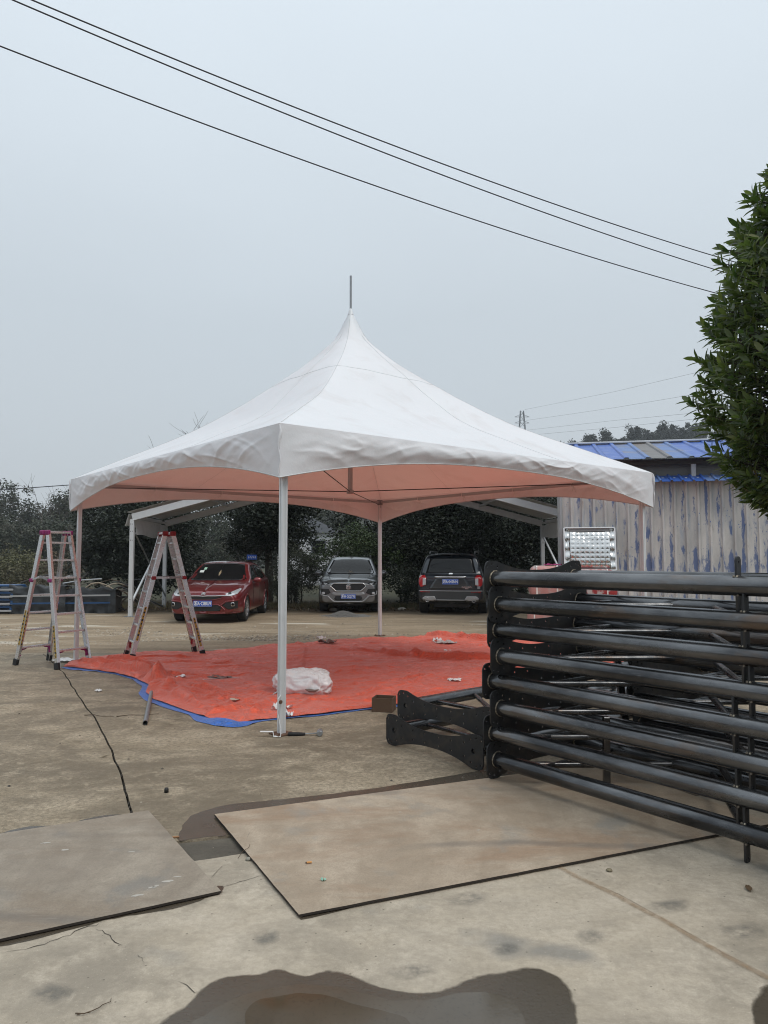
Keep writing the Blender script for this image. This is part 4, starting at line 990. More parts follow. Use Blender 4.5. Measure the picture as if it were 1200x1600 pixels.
lo_ = ['lowest', 'second from the bottom', 'third from the bottom', 'fourth from the bottom', 'topmost']
for i in range(5):
    s = .38 + [0, .03, -.02, .025, 0][i]; p = Vector((.82, 5.40)) + tr * 1.16 + ax * s
    truss('half hidden black pipe truss, %s of the rear stack' % lo_[i], p.x, p.y, .135 + .1855 * i, RA, 'black pipe trusses in the rear stack')
for i, (lb, dx) in enumerate((('low black truss lying flat on the concrete left of the tall stack', 0), ('black truss resting on top of the low one left of the stack', .15))):
    a = math.radians(40.3 + (0, 1.0)[i]); truss(lb, .682 + math.cos(a) * dx, 5.69 + math.sin(a) * dx, .134 + .187 * i, a, 'low trusses left of the stack')
# loose props standing inside the stack
def prop(a, b, r, label):
    a, b = Vector(a), Vector(b); t = thing('steel_prop', label, 'steel prop', a)
    MB().bar((0, 0, 0), b - a, r * 2, r * 2, (1, 0, 0), 0, .004).build('bar', M_PIPE, t)
    MB().box((0, 0, .004), (r * 3, r * 3, .008)).build('foot_plate', M_PLATE, t)
prop(P(948, 1230, .02), At(947, 1120, P(948, 1230, .02).y), .022, 'short upright steel bar standing on the sheet inside the pipe stack')
prop(P(985, 1190, .0), At(957, 975, P(985, 1190).y + .12), .026, 'long steel bar leaning inside the pipe stack')

# ================================================================== CORRUGATED SHED
def wall_mat():
    m, t, b = node_mat('peeling blue paint on corrugated sheet'); N = NT(m)
    s = N.n('SeparateXYZ'); N.l(N.co, s.inputs[0])
    grey = N.mix(N.ramp(N.noise(1.7, 6, .65, (1.2, 1, .35)), .38, .62), (.43, .42, .41), (.62, .595, .565))
    grey = N.mix(N.ramp(N.noise(3.4, 5, .6, (2.2, 1, .3)), .54, .68, 0, .7), grey, (.31, .36, .43))
    grey = N.mix(N.ramp(N.noise(2.4, 7, .72, (2.5, 1, .4)), .60, .70, 0, .8), grey, (.24, .165, .115))
    n1 = N.noise(4.2, 8, .70, (1.7, 1, .42), .4)
    band = N.math('SUBTRACT', 1.0, N.math('MULTIPLY', N.math('ABSOLUTE', N.math('SUBTRACT', s.outputs['Z'], 1.42), 0), 2.2))
    band = N.math('MULTIPLY', N.math('MAXIMUM', band, 0.0), .105)
    # paint survives on the proud rib edges
    rib = N.n('TexWave'); rib.wave_type = 'BANDS'; rib.bands_direction = 'X'; rib.inputs['Scale'].default_value = 1.2566; N.l(N.co, rib.inputs['Vector'])
    rb = N.math('MULTIPLY', N.ramp(rib.outputs['Fac'], .62, .95), .115)
    f = N.ramp(N.math('ADD', N.math('ADD', n1, band), rb), .60, .675)
    col = N.mix(N.math('MULTIPLY', f, .82), grey, (.045, .10, .27))
    # clusters of flaked spots
    sp = N.n('TexVoronoi'); sp.inputs['Scale'].default_value = 14; N.l(N.co, sp.inputs['Vector'])
    ff = N.math('MULTIPLY', N.ramp(sp.outputs['Distance'], .10, .22, 1, 0), N.ramp(N.noise(1.5, 3), .53, .6))
    col = N.mix(N.math('MULTIPLY', ff, .8), col, (.035, .11, .33))
    col = N.mix(N.ramp(N.noise(9, 5, .7, (1.6, 1, .5)), .66, .73, 0, .85), col, (.055, .042, .035))
    N.l(col, b.inputs['Base Color']); b.inputs['Roughness'].default_value = .6; N.bump(b, N.noise(28, 5, .7), .2, .004)
    return m
M_WALL = wall_mat()
M_RBLUE = simple('blue painted roof sheet', (.045, .12, .42), .38, .1, .12, 2, .08, 10, .004, (.10, .16, .36), .55, .75)
M_RPALE = simple('faded blue roof sheet', (.11, .19, .40), .5, .1, .2, 2, 0, 10, .004, (.20, .19, .19), .5, .7)
M_RGREY = simple('bare grey roof sheet', (.17, .165, .165), .55, .1, .2, 2, 0, 10, .004, (.11, .07, .05), .55, .7)
M_RDARK = simple('dark shed timber', (.05, .045, .04), .8)
W0 = At(880, 900, 17.0); RS = math.radians(-11.5)
shed = thing('metal_shed', 'corrugated metal shed with peeling blue paint and a blue sheet roof', 'shed', (W0.x, W0.y, GZ), RS)
def corr(width, h, n_ribs, depth=.048):
    pr = []; p = width / n_ribs
    for i in range(n_ribs):
        x0 = i * p
        pr += [(x0, 0), (x0 + p * .70, 0), (x0 + p * .755, -depth), (x0 + p * .92, -depth), (x0 + p * .975, 0)]
    pr.append((width, 0)); n = len(pr); v = []; f = []
    for z in (0, h):
        for x, y in pr: v.append((x, y, z))
    for z in (0, h):
        for x, y in pr: v.append((x, y + .006, z))
    for i in range(n - 1):
        f += [(i, i + 1, n + i + 1, n + i), (3 * n + i, 3 * n + i + 1, 2 * n + i + 1, 2 * n + i), (n + i, n + i + 1, 3 * n + i + 1, 3 * n + i), (2 * n + i, 2 * n + i + 1, i + 1, i)]
    return MB().add(v, f)
SHD = 3.0
for k in range(8): 
    o = corr(1.0, 3.42, 4).build('wall_panel', M_WALL, shed); o.location = (k * 1.0, (.0, -.004)[k % 2], .02); o.data.transform(Matrix.Translation((k * 1.0, 0, 0))); o.location.x = 0
for k in range(3):
    o = corr(1.0, 3.42, 4).build('side_panel', M_WALL, shed); o.rotation_euler = (0, 0, math.radians(90)); o.location = (-.012, .02 + k * 1.0, .02)
    o = corr(1.0, 3.42, 4).build('side_panel', M_WALL, shed); o.rotation_euler = (0, 0, math.radians(90)); o.location = (8.02, .02 + k * 1.0, .02)
MB().bar((0, SHD + .02, 1.75), (8.0, SHD + .02, 1.75), .02, 3.46).build('back_wall', M_WALL, shed)
MB().box((-.03, -.03, 1.72), (.05, .05, 3.44), None, 0, .006).build('corner_post', M_ALUD, shed)
# upper recess wall, posts, awning, roof
MB().box((4.0, .34, 3.66), (8.0, .02, .50)).build('upper_wall', M_RGREY, shed)
MB().box((4.0, .10, 3.80), (8.1, .06, .10)).build('fascia_beam', M_RDARK, shed)
for x in (.6, 2.9, 5.2, 7.4): MB().box((x, .12, 3.60), (.10, .08, .34), None, 0, .008).build('roof_post', simple('grey post', (.45, .45, .45), .6), shed)
def sloped(width, y0, z0, y1, z1, ribs):
    """sheet sloping from (y0,z0) up to (y1,z1)"""
    m = corr(width, math.hypot(y1 - y0, z1 - z0), ribs, .035); a = math.atan2(z1 - z0, y1 - y0)
    R_ = Matrix.Translation((0, y0, z0)) @ Matrix.Rotation(-(math.pi / 2 - a), 4, 'X'); m.v = [tuple(R_ @ Vector(q)) for q in m.v]; return m
for k in range(14):
    o = sloped(.46, -.34, 3.32, .16, 3.50, 2).build('awning_panel', M_RBLUE if k % 3 else M_RPALE, shed); o.location = (1.7 + k * .462, 0, (0, .004)[k % 2])
seq = [M_RBLUE, M_RBLUE, M_RBLUE, M_RBLUE, M_RPALE, M_RGREY, M_RPALE, M_RBLUE, M_RBLUE, M_RBLUE, M_RPALE, M_RBLUE]
for k in range(19):
    o = sloped(.46, -.22, 3.86, SHD + .1, 4.70, 1).build('roof_panel', seq[k % 12], shed); o.location = (-.35 + k * .462, 0, (0, .005)[k % 2])
MB().bar((-.4, SHD + .1, 4.74), (8.5, SHD + .1, 4.74), .22, .05, (0, 0, 1), 0, .01).build('ridge_cap', simple('pale ridge cap', (.55, .57, .60), .5), shed)
MB().bar((-.36, -.15, 3.83), (-.36, SHD, 4.66), .03, .12).build('barge_board', M_RDARK, shed)

# quilted stainless panel on wrapped bundles
M_QUILT = simple('polished stainless steel', (.66, .655, .64), .16, 1.0, .05, 3, .12, 5, .01)
Lw = lambda x, y, z: Vector((W0.x + math.cos(RS) * x - math.sin(RS) * y, W0.y + math.sin(RS) * x + math.cos(RS) * y, GZ + z))
q0 = Lw(.58, -.42, 1.36)
t = thing('quilted_panel', 'shiny quilted stainless panel with a bright frame leaning on the shed wall', 'steel panel', q0, RS)
QW, QH = 1.10, .98
def quilt(u, v):
    x, z = (u - .5) * (QW - .24), .06 + v * (QH - .16); nx_, nz_ = 8, 8
    a = (u * nx_) % 1 - .5; b = (v * nz_) % 1 - .5
    h = .0095 * math.cos(math.pi * a) * math.cos(math.pi * b) + .012 * noise.noise(Vector((u * 3, v * 4, 2)))
    return (x, -.075 - h + .22 * (v - .5) ** 2, z)
tilt = Matrix.Rotation(math.radians(-13), 4, 'X')
o = MB().grid(quilt, 96, 96, smooth=True, M=tilt).build('quilted_sheet', M_QUILT, t)
def wavy(u, v, sx):
    return ((sx * (QW / 2 - .06)) + (u - .5) * .10, -.02 - .012 * math.sin(v * 26) - .01 * noise.noise(Vector((u * 3, v * 7, sx))), .03 + v * (QH - .06))
for sx in (-1, 1): MB().grid(lambda u, v: wavy(u, v, sx), 6, 40, M=tilt).build('side_strip', M_QUILT, t)
m = MB()
for a, b in (((-QW / 2, 0, 0), (-QW / 2, 0, QH)), ((QW / 2, 0, 0), (QW / 2, 0, QH)), ((-QW / 2, 0, QH), (QW / 2, 0, QH)), ((-QW / 2, 0, 0), (QW / 2, 0, 0))): m.bar(a, b, .04, .03, (0, 1, 0) if a[0] == b[0] else (0, 0, 1), 0, .004)
m.v = [tuple(tilt @ Vector(q)) for q in m.v]; m.build('frame', M_ALU, t)
MB().box((0, .012, QH / 2), (QW - .03, .02, QH - .03), tilt).build('backing', M_RGREY, t)
MB().bar((-.30, -.03, QH - .13), (.32, -.03, QH - .12), .016, .02, (0, 0, 1), 0, .004).build('handle', M_CABLE, t)
M_REDW = simple('red and white printed wrap', (.50, .46, .45), .35, 0, .1, 5, .5, 12, .02, (.34, .035, .04), .50, .56)
M_PINK = simple('pale pink wrap', (.50, .25, .23), .4, 0, .15, 4, .4, 14, .02, (.45, .38, .36), .5, .6)
def bundle(label, x, y, z, sx, sy, sz, mat, rz=0):
    t = thing('wrapped_bundle', label, 'bundle', Lw(x, y, z), RS + rz)
    def f(u, v):
        th = u * 2 * math.pi; ph = (v - .5) * math.pi; sg = lambda q, e: math.copysign(abs(q) ** e, q)
        p = Vector((sg(math.cos(ph), .35) * sg(math.cos(th), .35) * sx / 2, sg(math.cos(ph), .35) * sg(math.sin(th), .35) * sy / 2, sz / 2 + sg(math.sin(ph), .5) * sz / 2))
        k = 1 + .05 * noise.noise(p * 4 + Vector((x, y, z))); return (p.x * k, p.y * k, max(0, p.z))
    MB().grid(f, 40, 20).build('wrapping', mat, t)
    for q in (-.3, .3): MB().box((q * sx, 0, sz * .5), (.03, sy * 1.0, sz * 1.0), None, 0, .03).build('strap', M_CORD, t)
bundle('red and white wrapped bundle at the bottom under the quilted panel', .62, -.42, .0, 1.1, .62, .70, M_REDW)
bundle('red printed bundle directly under the quilted panel', .60, -.42, .70, 1.05, .55, .69, M_REDW)
bundle('pale pink wrapped bundle left of the quilted panel', -.42, -.30, .0, .8, .6, .72, M_PINK)
bundle('pink and magenta topped bundle beside the shed corner', -.40, -.30, .72, .75, .55, .74, M_PINK, .1)
scr = MB()
for k in range(10): scr.grid(lambda u, v, k=k: ((k % 5) * .07 - .12 + u * .1, (k // 5) * .12 - .1 + v * .1, .02 + .07 * abs(noise.noise(Vector((u * 2 + k, v * 2, 1))))), 4, 4)
o = scr.build('magenta_ribbon', simple('magenta ribbon', (.30, .02, .12), .5)); l_ = Lw(-.30, -.30, 1.45); o.location = l_; tag(o, 'crumpled magenta ribbon lying on the pink bundle by the shed', 'ribbon')

# ================================================================== WHITE FRAME TENT BEHIND
M_FTENT = simple('grey white frame tent fabric', (.66, .665, .66), .5, 0, .06, 1.5, .3, 5, .02, (.44, .44, .43), .5, .7)
NL, NR, FL, FR = Vector((-7.05, 20.6)), Vector((5.35, 20.6)), Vector((-7.25, 24.4)), Vector((5.25, 24.4))
ft = thing('frame_tent', 'open white gabled frame tent standing over the parked cars', 'frame tent', (-1, 22.5, GZ))
def tl(x, y, z): return Vector((x + 1, y - 22.5, z - GZ))
EV, RG = 2.68, 4.40
M_FRM = simple('white anodised frame', (.60, .61, .62), .42, .35, .06, 4)
for p in (NL, NR, FL, FR):
    pm_ = MB().bar(tl(p.x, p.y, GZ + .012), tl(p.x, p.y, EV), .115, .115, (0, 1, 0), 0, .008)
    po = pm_.build('post', M_FRM, ft); b = MB()
    for z in (.25, .45, 2.1, 2.35, 2.55):
        for e in (-.025, .025): b.lathe([(0, .004), (.011, .004), (.011, 0)], 8, Matrix.Translation(tl(p.x + e * (1 if z > 1 else 0), p.y - .0585, z)) @ Matrix.Rotation(math.pi / 2, 4, 'X'))
    b.build('bolt', M_CABLE, po)
    MB().box(tl(p.x, p.y, GZ + .006), (.32, .26, .012)).build('base_plate', M_GALV, ft)
for a, b in ((NL, NR), (FL, FR)):
    mid = (a + b) / 2
    for e, q in ((a, 0), (b, 1)):
        o = MB().bar(tl(e.x, e.y, EV + .06), tl(mid.x, mid.y, RG), .10, .20, (0, 0, 1), 0, .008).build('gable_rafter', M_FRM, ft)
midN, midF = (NL + NR) / 2, (FL + FR) / 2
for f in (0, .33, .66, 1):
    for a, m_, a2, m2 in ((NL, midN, FL, midF), (NR, midN, FR, midF)):
        p, q = a.lerp(m_, f), a2.lerp(m2, f); z = EV + .10 + (RG - EV) * f - .03
        if f == 1 and a is NR: continue
        MB().bar(tl(p.x, p.y + .06, z), tl(q.x, q.y - .06, z), .07, .07).build('purlin', M_FRM, ft)
for a, m_, a2, m2 in ((NL, midN, FL, midF), (NR, midN, FR, midF)):
    def rf(u, v):
        p = a.lerp(m_, u).lerp(a2.lerp(m2, u), v); sag = -.07 * math.sin(math.pi * ((u * 3) % 1)) * math.sin(math.pi * v)
        o_ = (a - m_).normalized() * .14 * (1 - u) * 1.0
        return tl(p.x + o_.x, p.y + (v - .5) * .2, EV + .20 + (RG - EV) * u + sag + .01 * noise.noise(Vector((u * 9, v * 6, a.x)))) 
    MB().grid(rf, 48, 24).build('roof_panel', M_FTENT, ft)
    def fl_(u, v):
        p = a.lerp(a2, .03 + u * .94); return tl(p.x + (.075 if a is NL else -.075) + .02 * noise.noise(Vector((u * 6, v * 2, 1))), p.y, EV - .02 - .42 * v + .03 * math.sin(u * 9) * v)
    MB().grid(fl_, 40, 8).build('eave_flap', M_FTENT, ft)
    s_ = -1 if a is NL else 1
    def fo(u, v):
        p = a.lerp(a2, u); return tl(p.x + s_ * (.09 + .10 * v), p.y - .05, EV + .16 - .34 * v + .02 * noise.noise(Vector((u * 6, v * 3, 9))))
    MB().grid(fo, 30, 6).build('eave_skirt', simple('white eave fabric', (.74, .75, .75), .5), ft)
for a, b in ((NL, FL), (NR, FR)):
    MB().bar(tl(a.x, a.y + .06, .35), tl(b.x, b.y - .06, 2.35), .05, .05).build('brace', M_FRM, ft)
    MB().bar(tl(a.x + .06, a.y + .06, 2.3), tl(b.x + .06, b.y - .06, .35), .035, .035).build('brace', M_GALV, ft)

# ================================================================== STORED STUFF ON THE LEFT
M_PBLUE = simple('dark blue painted steel', (.022, .075, .19), .45, .2, .25, 4)
M_DTARP = simple('dark grey sheeting', (.028, .032, .036), .55, 0, .3, 2.5, .5, 5, .05)
for k in range(4):
    p = P(-6, 955 - 0, GZ); lab = ['lowest', 'second from the bottom', 'third from the bottom', 'topmost'][k]
    t = thing('steel_pallet', 'dark blue steel pallet with pale front rail, %s of the left stack' % lab, 'steel frame', (-12.15, 21.6 + .02 * k, GZ + .06 + .205 * k), .02 * (k % 2), 'blue steel pallets stacked at the left edge')
    MB().bar((-1.3, 0, .03), (1.28, 0, .03), .06, .055, (0, 0, 1), 0, .006).build('front_rail', M_ALUD, t)
    MB().bar((-1.3, .9, .03), (1.28, .9, .03), .06, .055).build('back_rail', M_PBLUE, t)
    for x in (-1.27, -.4, .45, 1.24): MB().bar((x, .03, .06), (x, .87, .06), .06, .12).build('cross_member', M_PBLUE, t)
    MB().box((0, .45, .14), (2.5, .8, .05), None, 0, .01).build('deck_panel', M_PBLUE, t)
for i, (x0, x1, dp, h, y, lab) in enumerate(((-11.0, -9.35, .9, .86, 21.7, 'dark sheeted pile beside the blue frames with sagging top'), (-9.5, -7.95, .8, .78, 21.9, 'dark sheeted pile right of the middle one, behind the ladder and pole'))):
    t = thing('covered_pile', lab, 'covered pile', ((x0 + x1) / 2, y, GZ)); hw_ = (x1 - x0) / 2
    def cv(u, v, i=i):
        th = (u - .5) * 2; fr = v * 2
        z = h * (1 - .15 * noise.noise(Vector((u * 4, 1, i))) ** 2 - .1 * math.sin(u * 7 + i) ** 2)
        if fr < 1: y_, z_ = -.06 * math.sin(u * 30) * (1 - fr) * .6, z * fr * (1) 
        else: y_, z_ = dp * (fr - 1), z * (1 - .1 * (fr - 1))
        y_ += .05 * noise.noise(Vector((u * 6, v * 9, i + 2))); return (th * hw_, y_, max(0, z_ + .03 * noise.noise(Vector((u * 9, v * 7, i)))))
    MB().grid(cv, 44, 30).build('sheeting', M_DTARP, t)
    for z in (.3, .52): MB().bar((-hw_ * .9, -.09, z), (hw_ * .85, -.11, z + .02), .03, .045).build('batten', M_PBLUE if z < .4 else M_ALUD, t)
    MB().box((0, dp * .55, h * .42), (hw_ * 1.8, dp * .8, h * .8)).build('stacked_core', M_RDARK, t)
# bits lying on top of the piles
for i, (a, b, r, lab) in enumerate((((-10.9, 22.2, .86), (-9.9, 22.0, 1.12), .03, 'dark pole sticking up from the middle sheeted pile'), ((-9.6, 22.1, .84), (-8.4, 22.0, .98), .025, 'pale rod resting across the sheeted piles'), ((-9.2, 22.3, .80), (-8.9, 22.2, 1.15), .022, 'short dark stake standing in the right sheeted pile'))):
    tag(MB().tube([a, ((a[0] + b[0]) / 2, (a[1] + b[1]) / 2, (a[2] + b[2]) / 2 + .03), b], r, 8).build('pole', (M_RDARK, M_ALUD, M_RDARK)[i]), lab, 'pole')
# heap of scrap branches and hoses
M_WOOD = [simple('grey branch', (.12, .105, .09), .85, 0, .3, 12), simple('brown branch', (.09, .06, .04), .85, 0, .3, 12), simple('black hose', (.015, .015, .016), .5), simple('pale stripped wood', (.34, .28, .21), .8, 0, .2, 12)]
r_ = random.Random(21)
for i in range(26):
    x = r_.uniform(-9.0, -7.6); y = r_.uniform(22.0, 23.2); l_ = r_.uniform(.5, 1.7); a = r_.uniform(-.7, .7) + (math.pi if r_.random() < .5 else 0); z0 = r_.uniform(.02, .35); z1 = z0 + r_.uniform(-.1, .65)
    b_ = r_.uniform(.1, .5); pts = []
    for k in range(7):
        f = k / 6; pts.append((x + math.cos(a) * l_ * (f - .5), y + math.sin(a) * .5 * l_ * (f - .5), GZ + max(.02, z0 + (z1 - z0) * f + b_ * math.sin(math.pi * f))))
    rr = r_.uniform(.014, .04); mt = M_WOOD[(0, 1, 2, 0, 3, 1, 2)[i % 7]]
    nm = {0: 'branch', 1: 'branch', 2: 'hose', 3: 'branch'}[(0, 1, 2, 0, 3, 1, 2)[i % 7]]
    tag(MB().tube(pts, [rr * (1 - .5 * k / 6) if nm == 'branch' else rr * .7 for k in range(7)], 7).build(nm, mt), 'bent black hose in the scrap heap behind the frame tent post' if nm == 'hose' else ('grey', 'dark brown', '', 'grey', 'pale stripped', 'dark brown', '')[i % 7] + ' bent branch in the scrap heap behind the frame tent post', nm, 'scrap heap of branches and hoses')
# ================================================================== CARS
def paint(name, col, metal=.35):
    m, t, b = node_mat(name); N = NT(m)
    N.l(N.mix(N.noise(2.5, 3), tuple(x * .93 for x in col), tuple(x * 1.05 for x in col)), b.inputs['Base Color'])
    b.inputs['Metallic'].default_value = metal; b.inputs['Roughness'].default_value = .32
    b.inputs['Coat Weight'].default_value = 1.0; b.inputs['Coat Roughness'].default_value = .05
    s = N.n('SeparateXYZ'); N.l(N.co, s.inputs[0])
    d = N.math('MULTIPLY', N.ramp(s.outputs['Z'], .15, .6, .22, .02), N.ramp(N.noise(6, 5, .7), .35, .7)); mx = N.n('MixShader'); df = N.n('BsdfDiffuse'); df.inputs[0].default_value = (.16, .13, .10, 1)
    N.l(d, mx.inputs[0]); N.l(b.outputs[0], mx.inputs[1]); N.l(df.outputs[0], mx.inputs[2]); N.l(mx.outputs[0], t.nodes['Material Output'].inputs[0]); return m
M_CRED = paint('dark red car paint', (.165, .006, .010), .3)
M_CGREY = paint('dark grey car paint', (.22, .23, .24), .8)
M_CBLK = paint('blue black car paint', (.008, .014, .024), .3)
M_CTRIM = simple('black car trim', (.014, .014, .015), .5, 0, .1, 6)
M_CCLAD = simple('grey plastic cladding', (.040, .041, .043), .55, 0, .12, 6)
M_CHROME = simple('chrome trim', (.62, .62, .63), .16, 1.0, .04, 4)
M_SILV = simple('silver plastic', (.36, .36, .37), .35, .5, .05, 5)
M_TYRE = simple('tyre rubber', (.018, .018, .018), .85, 0, .15, 14, .3, 80, .002)
M_RIM = simple('alloy rim', (.50, .50, .52), .28, .9, .06, 5)
M_RED = simple('red lamp lens', (.42, .008, .012), .15, 0, .05, 5, coat=1.0)
M_LENS = simple('clear lamp lens', (.55, .57, .60), .12, .3, .15, 14, coat=1.0)
M_PLB = simple('blue number plate', (.02, .09, .46), .4)
M_WHT = simple('white paint', (.75, .75, .75), .5)
M_SEAT = simple('dark cloth', (.03, .028, .03), .8)
def glass_mat():
    m, t, b = node_mat('tinted car glass'); b.inputs['Base Color'].default_value = (.007, .008, .009, 1); b.inputs['Roughness'].default_value = .04
    b.inputs['IOR'].default_value = 1.36
    return m
M_GLASS = glass_mat()
def text_mesh(body, size, depth, bold=0.0):
    cu = bpy.data.curves.new('lettering', 'FONT'); cu.body = body; cu.size = size; cu.extrude = depth; cu.offset = bold; cu.align_x = 'CENTER'; cu.align_y = 'CENTER'; cu.resolution_u = 3
    o = bpy.data.objects.new('lettering', cu); C.objects.link(o); dg_ = bpy.context.evaluated_depsgraph_get()
    me = bpy.data.meshes.new_from_object(o.evaluated_get(dg_)); bpy.data.objects.remove(o); bpy.data.curves.remove(cu); return me
class Car:
    def __init__(s, root, top, sh, hw, zb, L_, tumble, cap_f=.5, cap_r=.35):
        s.root = root; s.T = [sorted(q) for q in (top, sh, hw, zb)]; s.L = L_; s.tumble = tumble
        cs = lambda k, x: catmull([a for a, _ in s.T[k]], [b for _, b in s.T[k]], x)
        def half(x):
            zt, zs, w_, zb_ = cs(0, x), cs(1, x), cs(2, x), cs(3, x); zs = min(zs, zt - .015)
            g = max(0.0, min(1.0, (zt - zs - .05) / .28)); wg = .945 * w_ - tumble * max(0, zt - zs)
            low = [(0, zb_), (.7 * w_, zb_), (.93 * w_, zb_ + .015), (.985 * w_, zb_ + .09), (w_, zb_ + .38 * (zs - zb_)), (.992 * w_, zb_ + .62 * (zs - zb_)), (1.0 * w_, zb_ + .80 * (zs - zb_)), (.975 * w_, zs - .025), (.95 * w_, zs)]
            A_ = [(.88 * w_, zs + .45 * (zt - zs)), (.76 * w_, zs + .70 * (zt - zs)), (.62 * w_, zt - .10 * (zt - zs)), (.45 * w_, zt - .03 * (zt - zs)), (.22 * w_, zt - .004), (0, zt)]
            B_ = [(.945 * w_ - .5 * tumble * (zt - zs), zs + .5 * (zt - zs)), (wg + .025, zt - .10), (wg - .02, zt - .035), (wg - .10, zt - .008), (.4 * wg, zt + .008), (0, zt + .012)]
            return low + [(a[0] + (b[0] - a[0]) * g, a[1] + (b[1] - a[1]) * g) for a, b in zip(A_, B_)]
        def refine(pts, sub=4):
            o = []; n = len(pts)
            for i in range(n - 1):
                p0, p1, p2, p3 = pts[max(0, i - 1)], pts[i], pts[i + 1], pts[min(n - 1, i + 2)]
                for k in range(sub):
                    t = k / sub; f = lambda a: .5 * (2 * p1[a] + (p2[a] - p0[a]) * t + (2 * p0[a] - 5 * p1[a] + 4 * p2[a] - p3[a]) * t * t * .85 + (3 * p1[a] - p0[a] - 3 * p2[a] + p3[a]) * t ** 3 * .85) if False else p1[a] + (p2[a] - p1[a]) * t
                    o.append((f(0), f(1)))
            o.append(pts[-1]); return o
        xs_ = list(np.linspace(-L_ / 2 + .03, L_ / 2 - .03, 150))
        secs = []
        def smooth_sec(pts):
            p = refine(pts, 4)
            for _ in range(3): p = [p[0]] + [((p[i - 1][0] + 2 * p[i][0] + p[i + 1][0]) / 4, (p[i - 1][1] + 2 * p[i][1] + p[i + 1][1]) / 4) for i in range(1, len(p) - 1)] + [p[-1]]
            return p
        for x in xs_: secs.append((x, smooth_sec(half(x))))
        # rounded closing caps
        def cap(x0, sgn):
            base = smooth_sec(half(x0)); zc = (base[0][1] + base[-1][1]) / 2; o = []
            for k in range(1, 9):
                t = k / 8; q = (1 - t ** 2.6) ** (1 / 2.6) if k < 8 else 0.02
                q = .0 + q; o.append((x0 + sgn * .06 * (1 - (1 - t) ** 2.4) ** (1 / 2.4) * 1.0, [(y * (1 - .10 * t) * (q if k >= 7 else 1 - .04 * t * t), zc + (z - zc) * (q if k >= 7 else 1 - .06 * t * t)) for y, z in base]))
            return o
        secs = cap(xs_[0], -1)[::-1] + secs + cap(xs_[-1], 1)
        n = len(secs[0][1]); v = []; f = []
        for x, h in secs:
            for y, z in h: v.append((x, y, z))
            for y, z in h[::-1]: v.append((x, -y, z))
        m2 = 2 * n
        for i in range(len(secs) - 1):
            for k in range(m2):
                k2 = (k + 1) % m2; f.append((i * m2 + k, i * m2 + k2, (i + 1) * m2 + k2, (i + 1) * m2 + k))
        f.append(tuple(range(m2))[::-1]); e = (len(secs) - 1) * m2; f.append(tuple(range(e, e + m2)))
        s.v, s.f = v, f
        s.bvh = BVHTree.FromPolygons([Vector(q) for q in v], f)
    def body(s, mat, axles, ra, name='body'):
        keep = []
        for f in s.f:
            c_ = [sum(s.v[i][k] for i in f) / len(f) for k in range(3)]
            if any((c_[0] - a) ** 2 + (c_[2] - ra * .92) ** 2 < ra * ra and abs(c_[1]) > .42 for a in axles): continue
            keep.append(f)
        m = MB(); m.add(s.v, keep, True); o = m.build(name, mat, s.root); s.ra = ra
        me = o.data; me.validate()
        # dark inner arches and floor
        u = MB(); xm = (axles[0] + axles[1]) / 2
        u.box((xm, 0, .36), (abs(axles[0] - axles[1]) + 1.1, s.T[2][len(s.T[2]) // 2][1] * 1.05, .30)); u.build('underbody', M_CTRIM, s.root)
        for a in axles:
            for sy in (-1, 1):
                lip = MB(); pts = []
                for k in range(25):
                    th = math.radians(-12 + 204 * k / 24); x, z = a + ra * math.cos(th), ra * .92 + ra * math.sin(th)
                    h = s.bvh.ray_cast(Vector((x, sy * 3, max(.2, z))), Vector((0, -sy, 0))); y = h[0].y if h[0] else sy * .8
                    pts.append((x, y - sy * .004, z))
                lip.tube(pts, .022, 6); lip.build('arch_lip', s.lip, s.root)
    lip = None
    def wheel(s, x, y, r, wd, spokes=10):
        R_ = Matrix.Translation((x, y, r)) @ Matrix.Rotation(-math.pi / 2 * (1 if y > 0 else -1), 4, 'X'); h = wd / 2
        w_ = bpy.data.objects.new('wheel', None); C.objects.link(w_); setpar(w_, s.root); w_.empty_display_size = .1
        m = MB(); m.lathe([(r * .66, -h), (r * .93, -h), (r * .985, -h * .85), (r, -h * .5), (r, h * .5), (r * .985, h * .85), (r * .93, h), (r * .80, h * 1.02), (r * .66, h * .95)], 36, R_); m.build('tyre', M_TYRE, w_)
        m = MB(); m.lathe([(r * .67, -h * .6), (r * .67, h * .92), (r * .63, h * .96), (r * .61, h * .6), (r * .60, -h * .2)], 32, R_)
        for k in range(spokes):
            a = 2 * math.pi * k / spokes; m.bar((R_ @ Vector((r * .10 * math.cos(a), r * .10 * math.sin(a), h * .80))), (R_ @ Vector((r * .64 * math.cos(a), r * .64 * math.sin(a), h * .72))), .028, .03, tuple((R_.to_3x3() @ Vector((0, 0, 1)))), 0, .005)
        m.lathe([(0, h * .95), (r * .14, h * .9), (r * .16, h * .6)], 12, R_); m.build('rim', M_RIM, w_)
        m = MB(); m.lathe([(0, h * .15), (r * .6, h * .15)], 24, R_); m.build('brake_disc', M_CTRIM, w_)
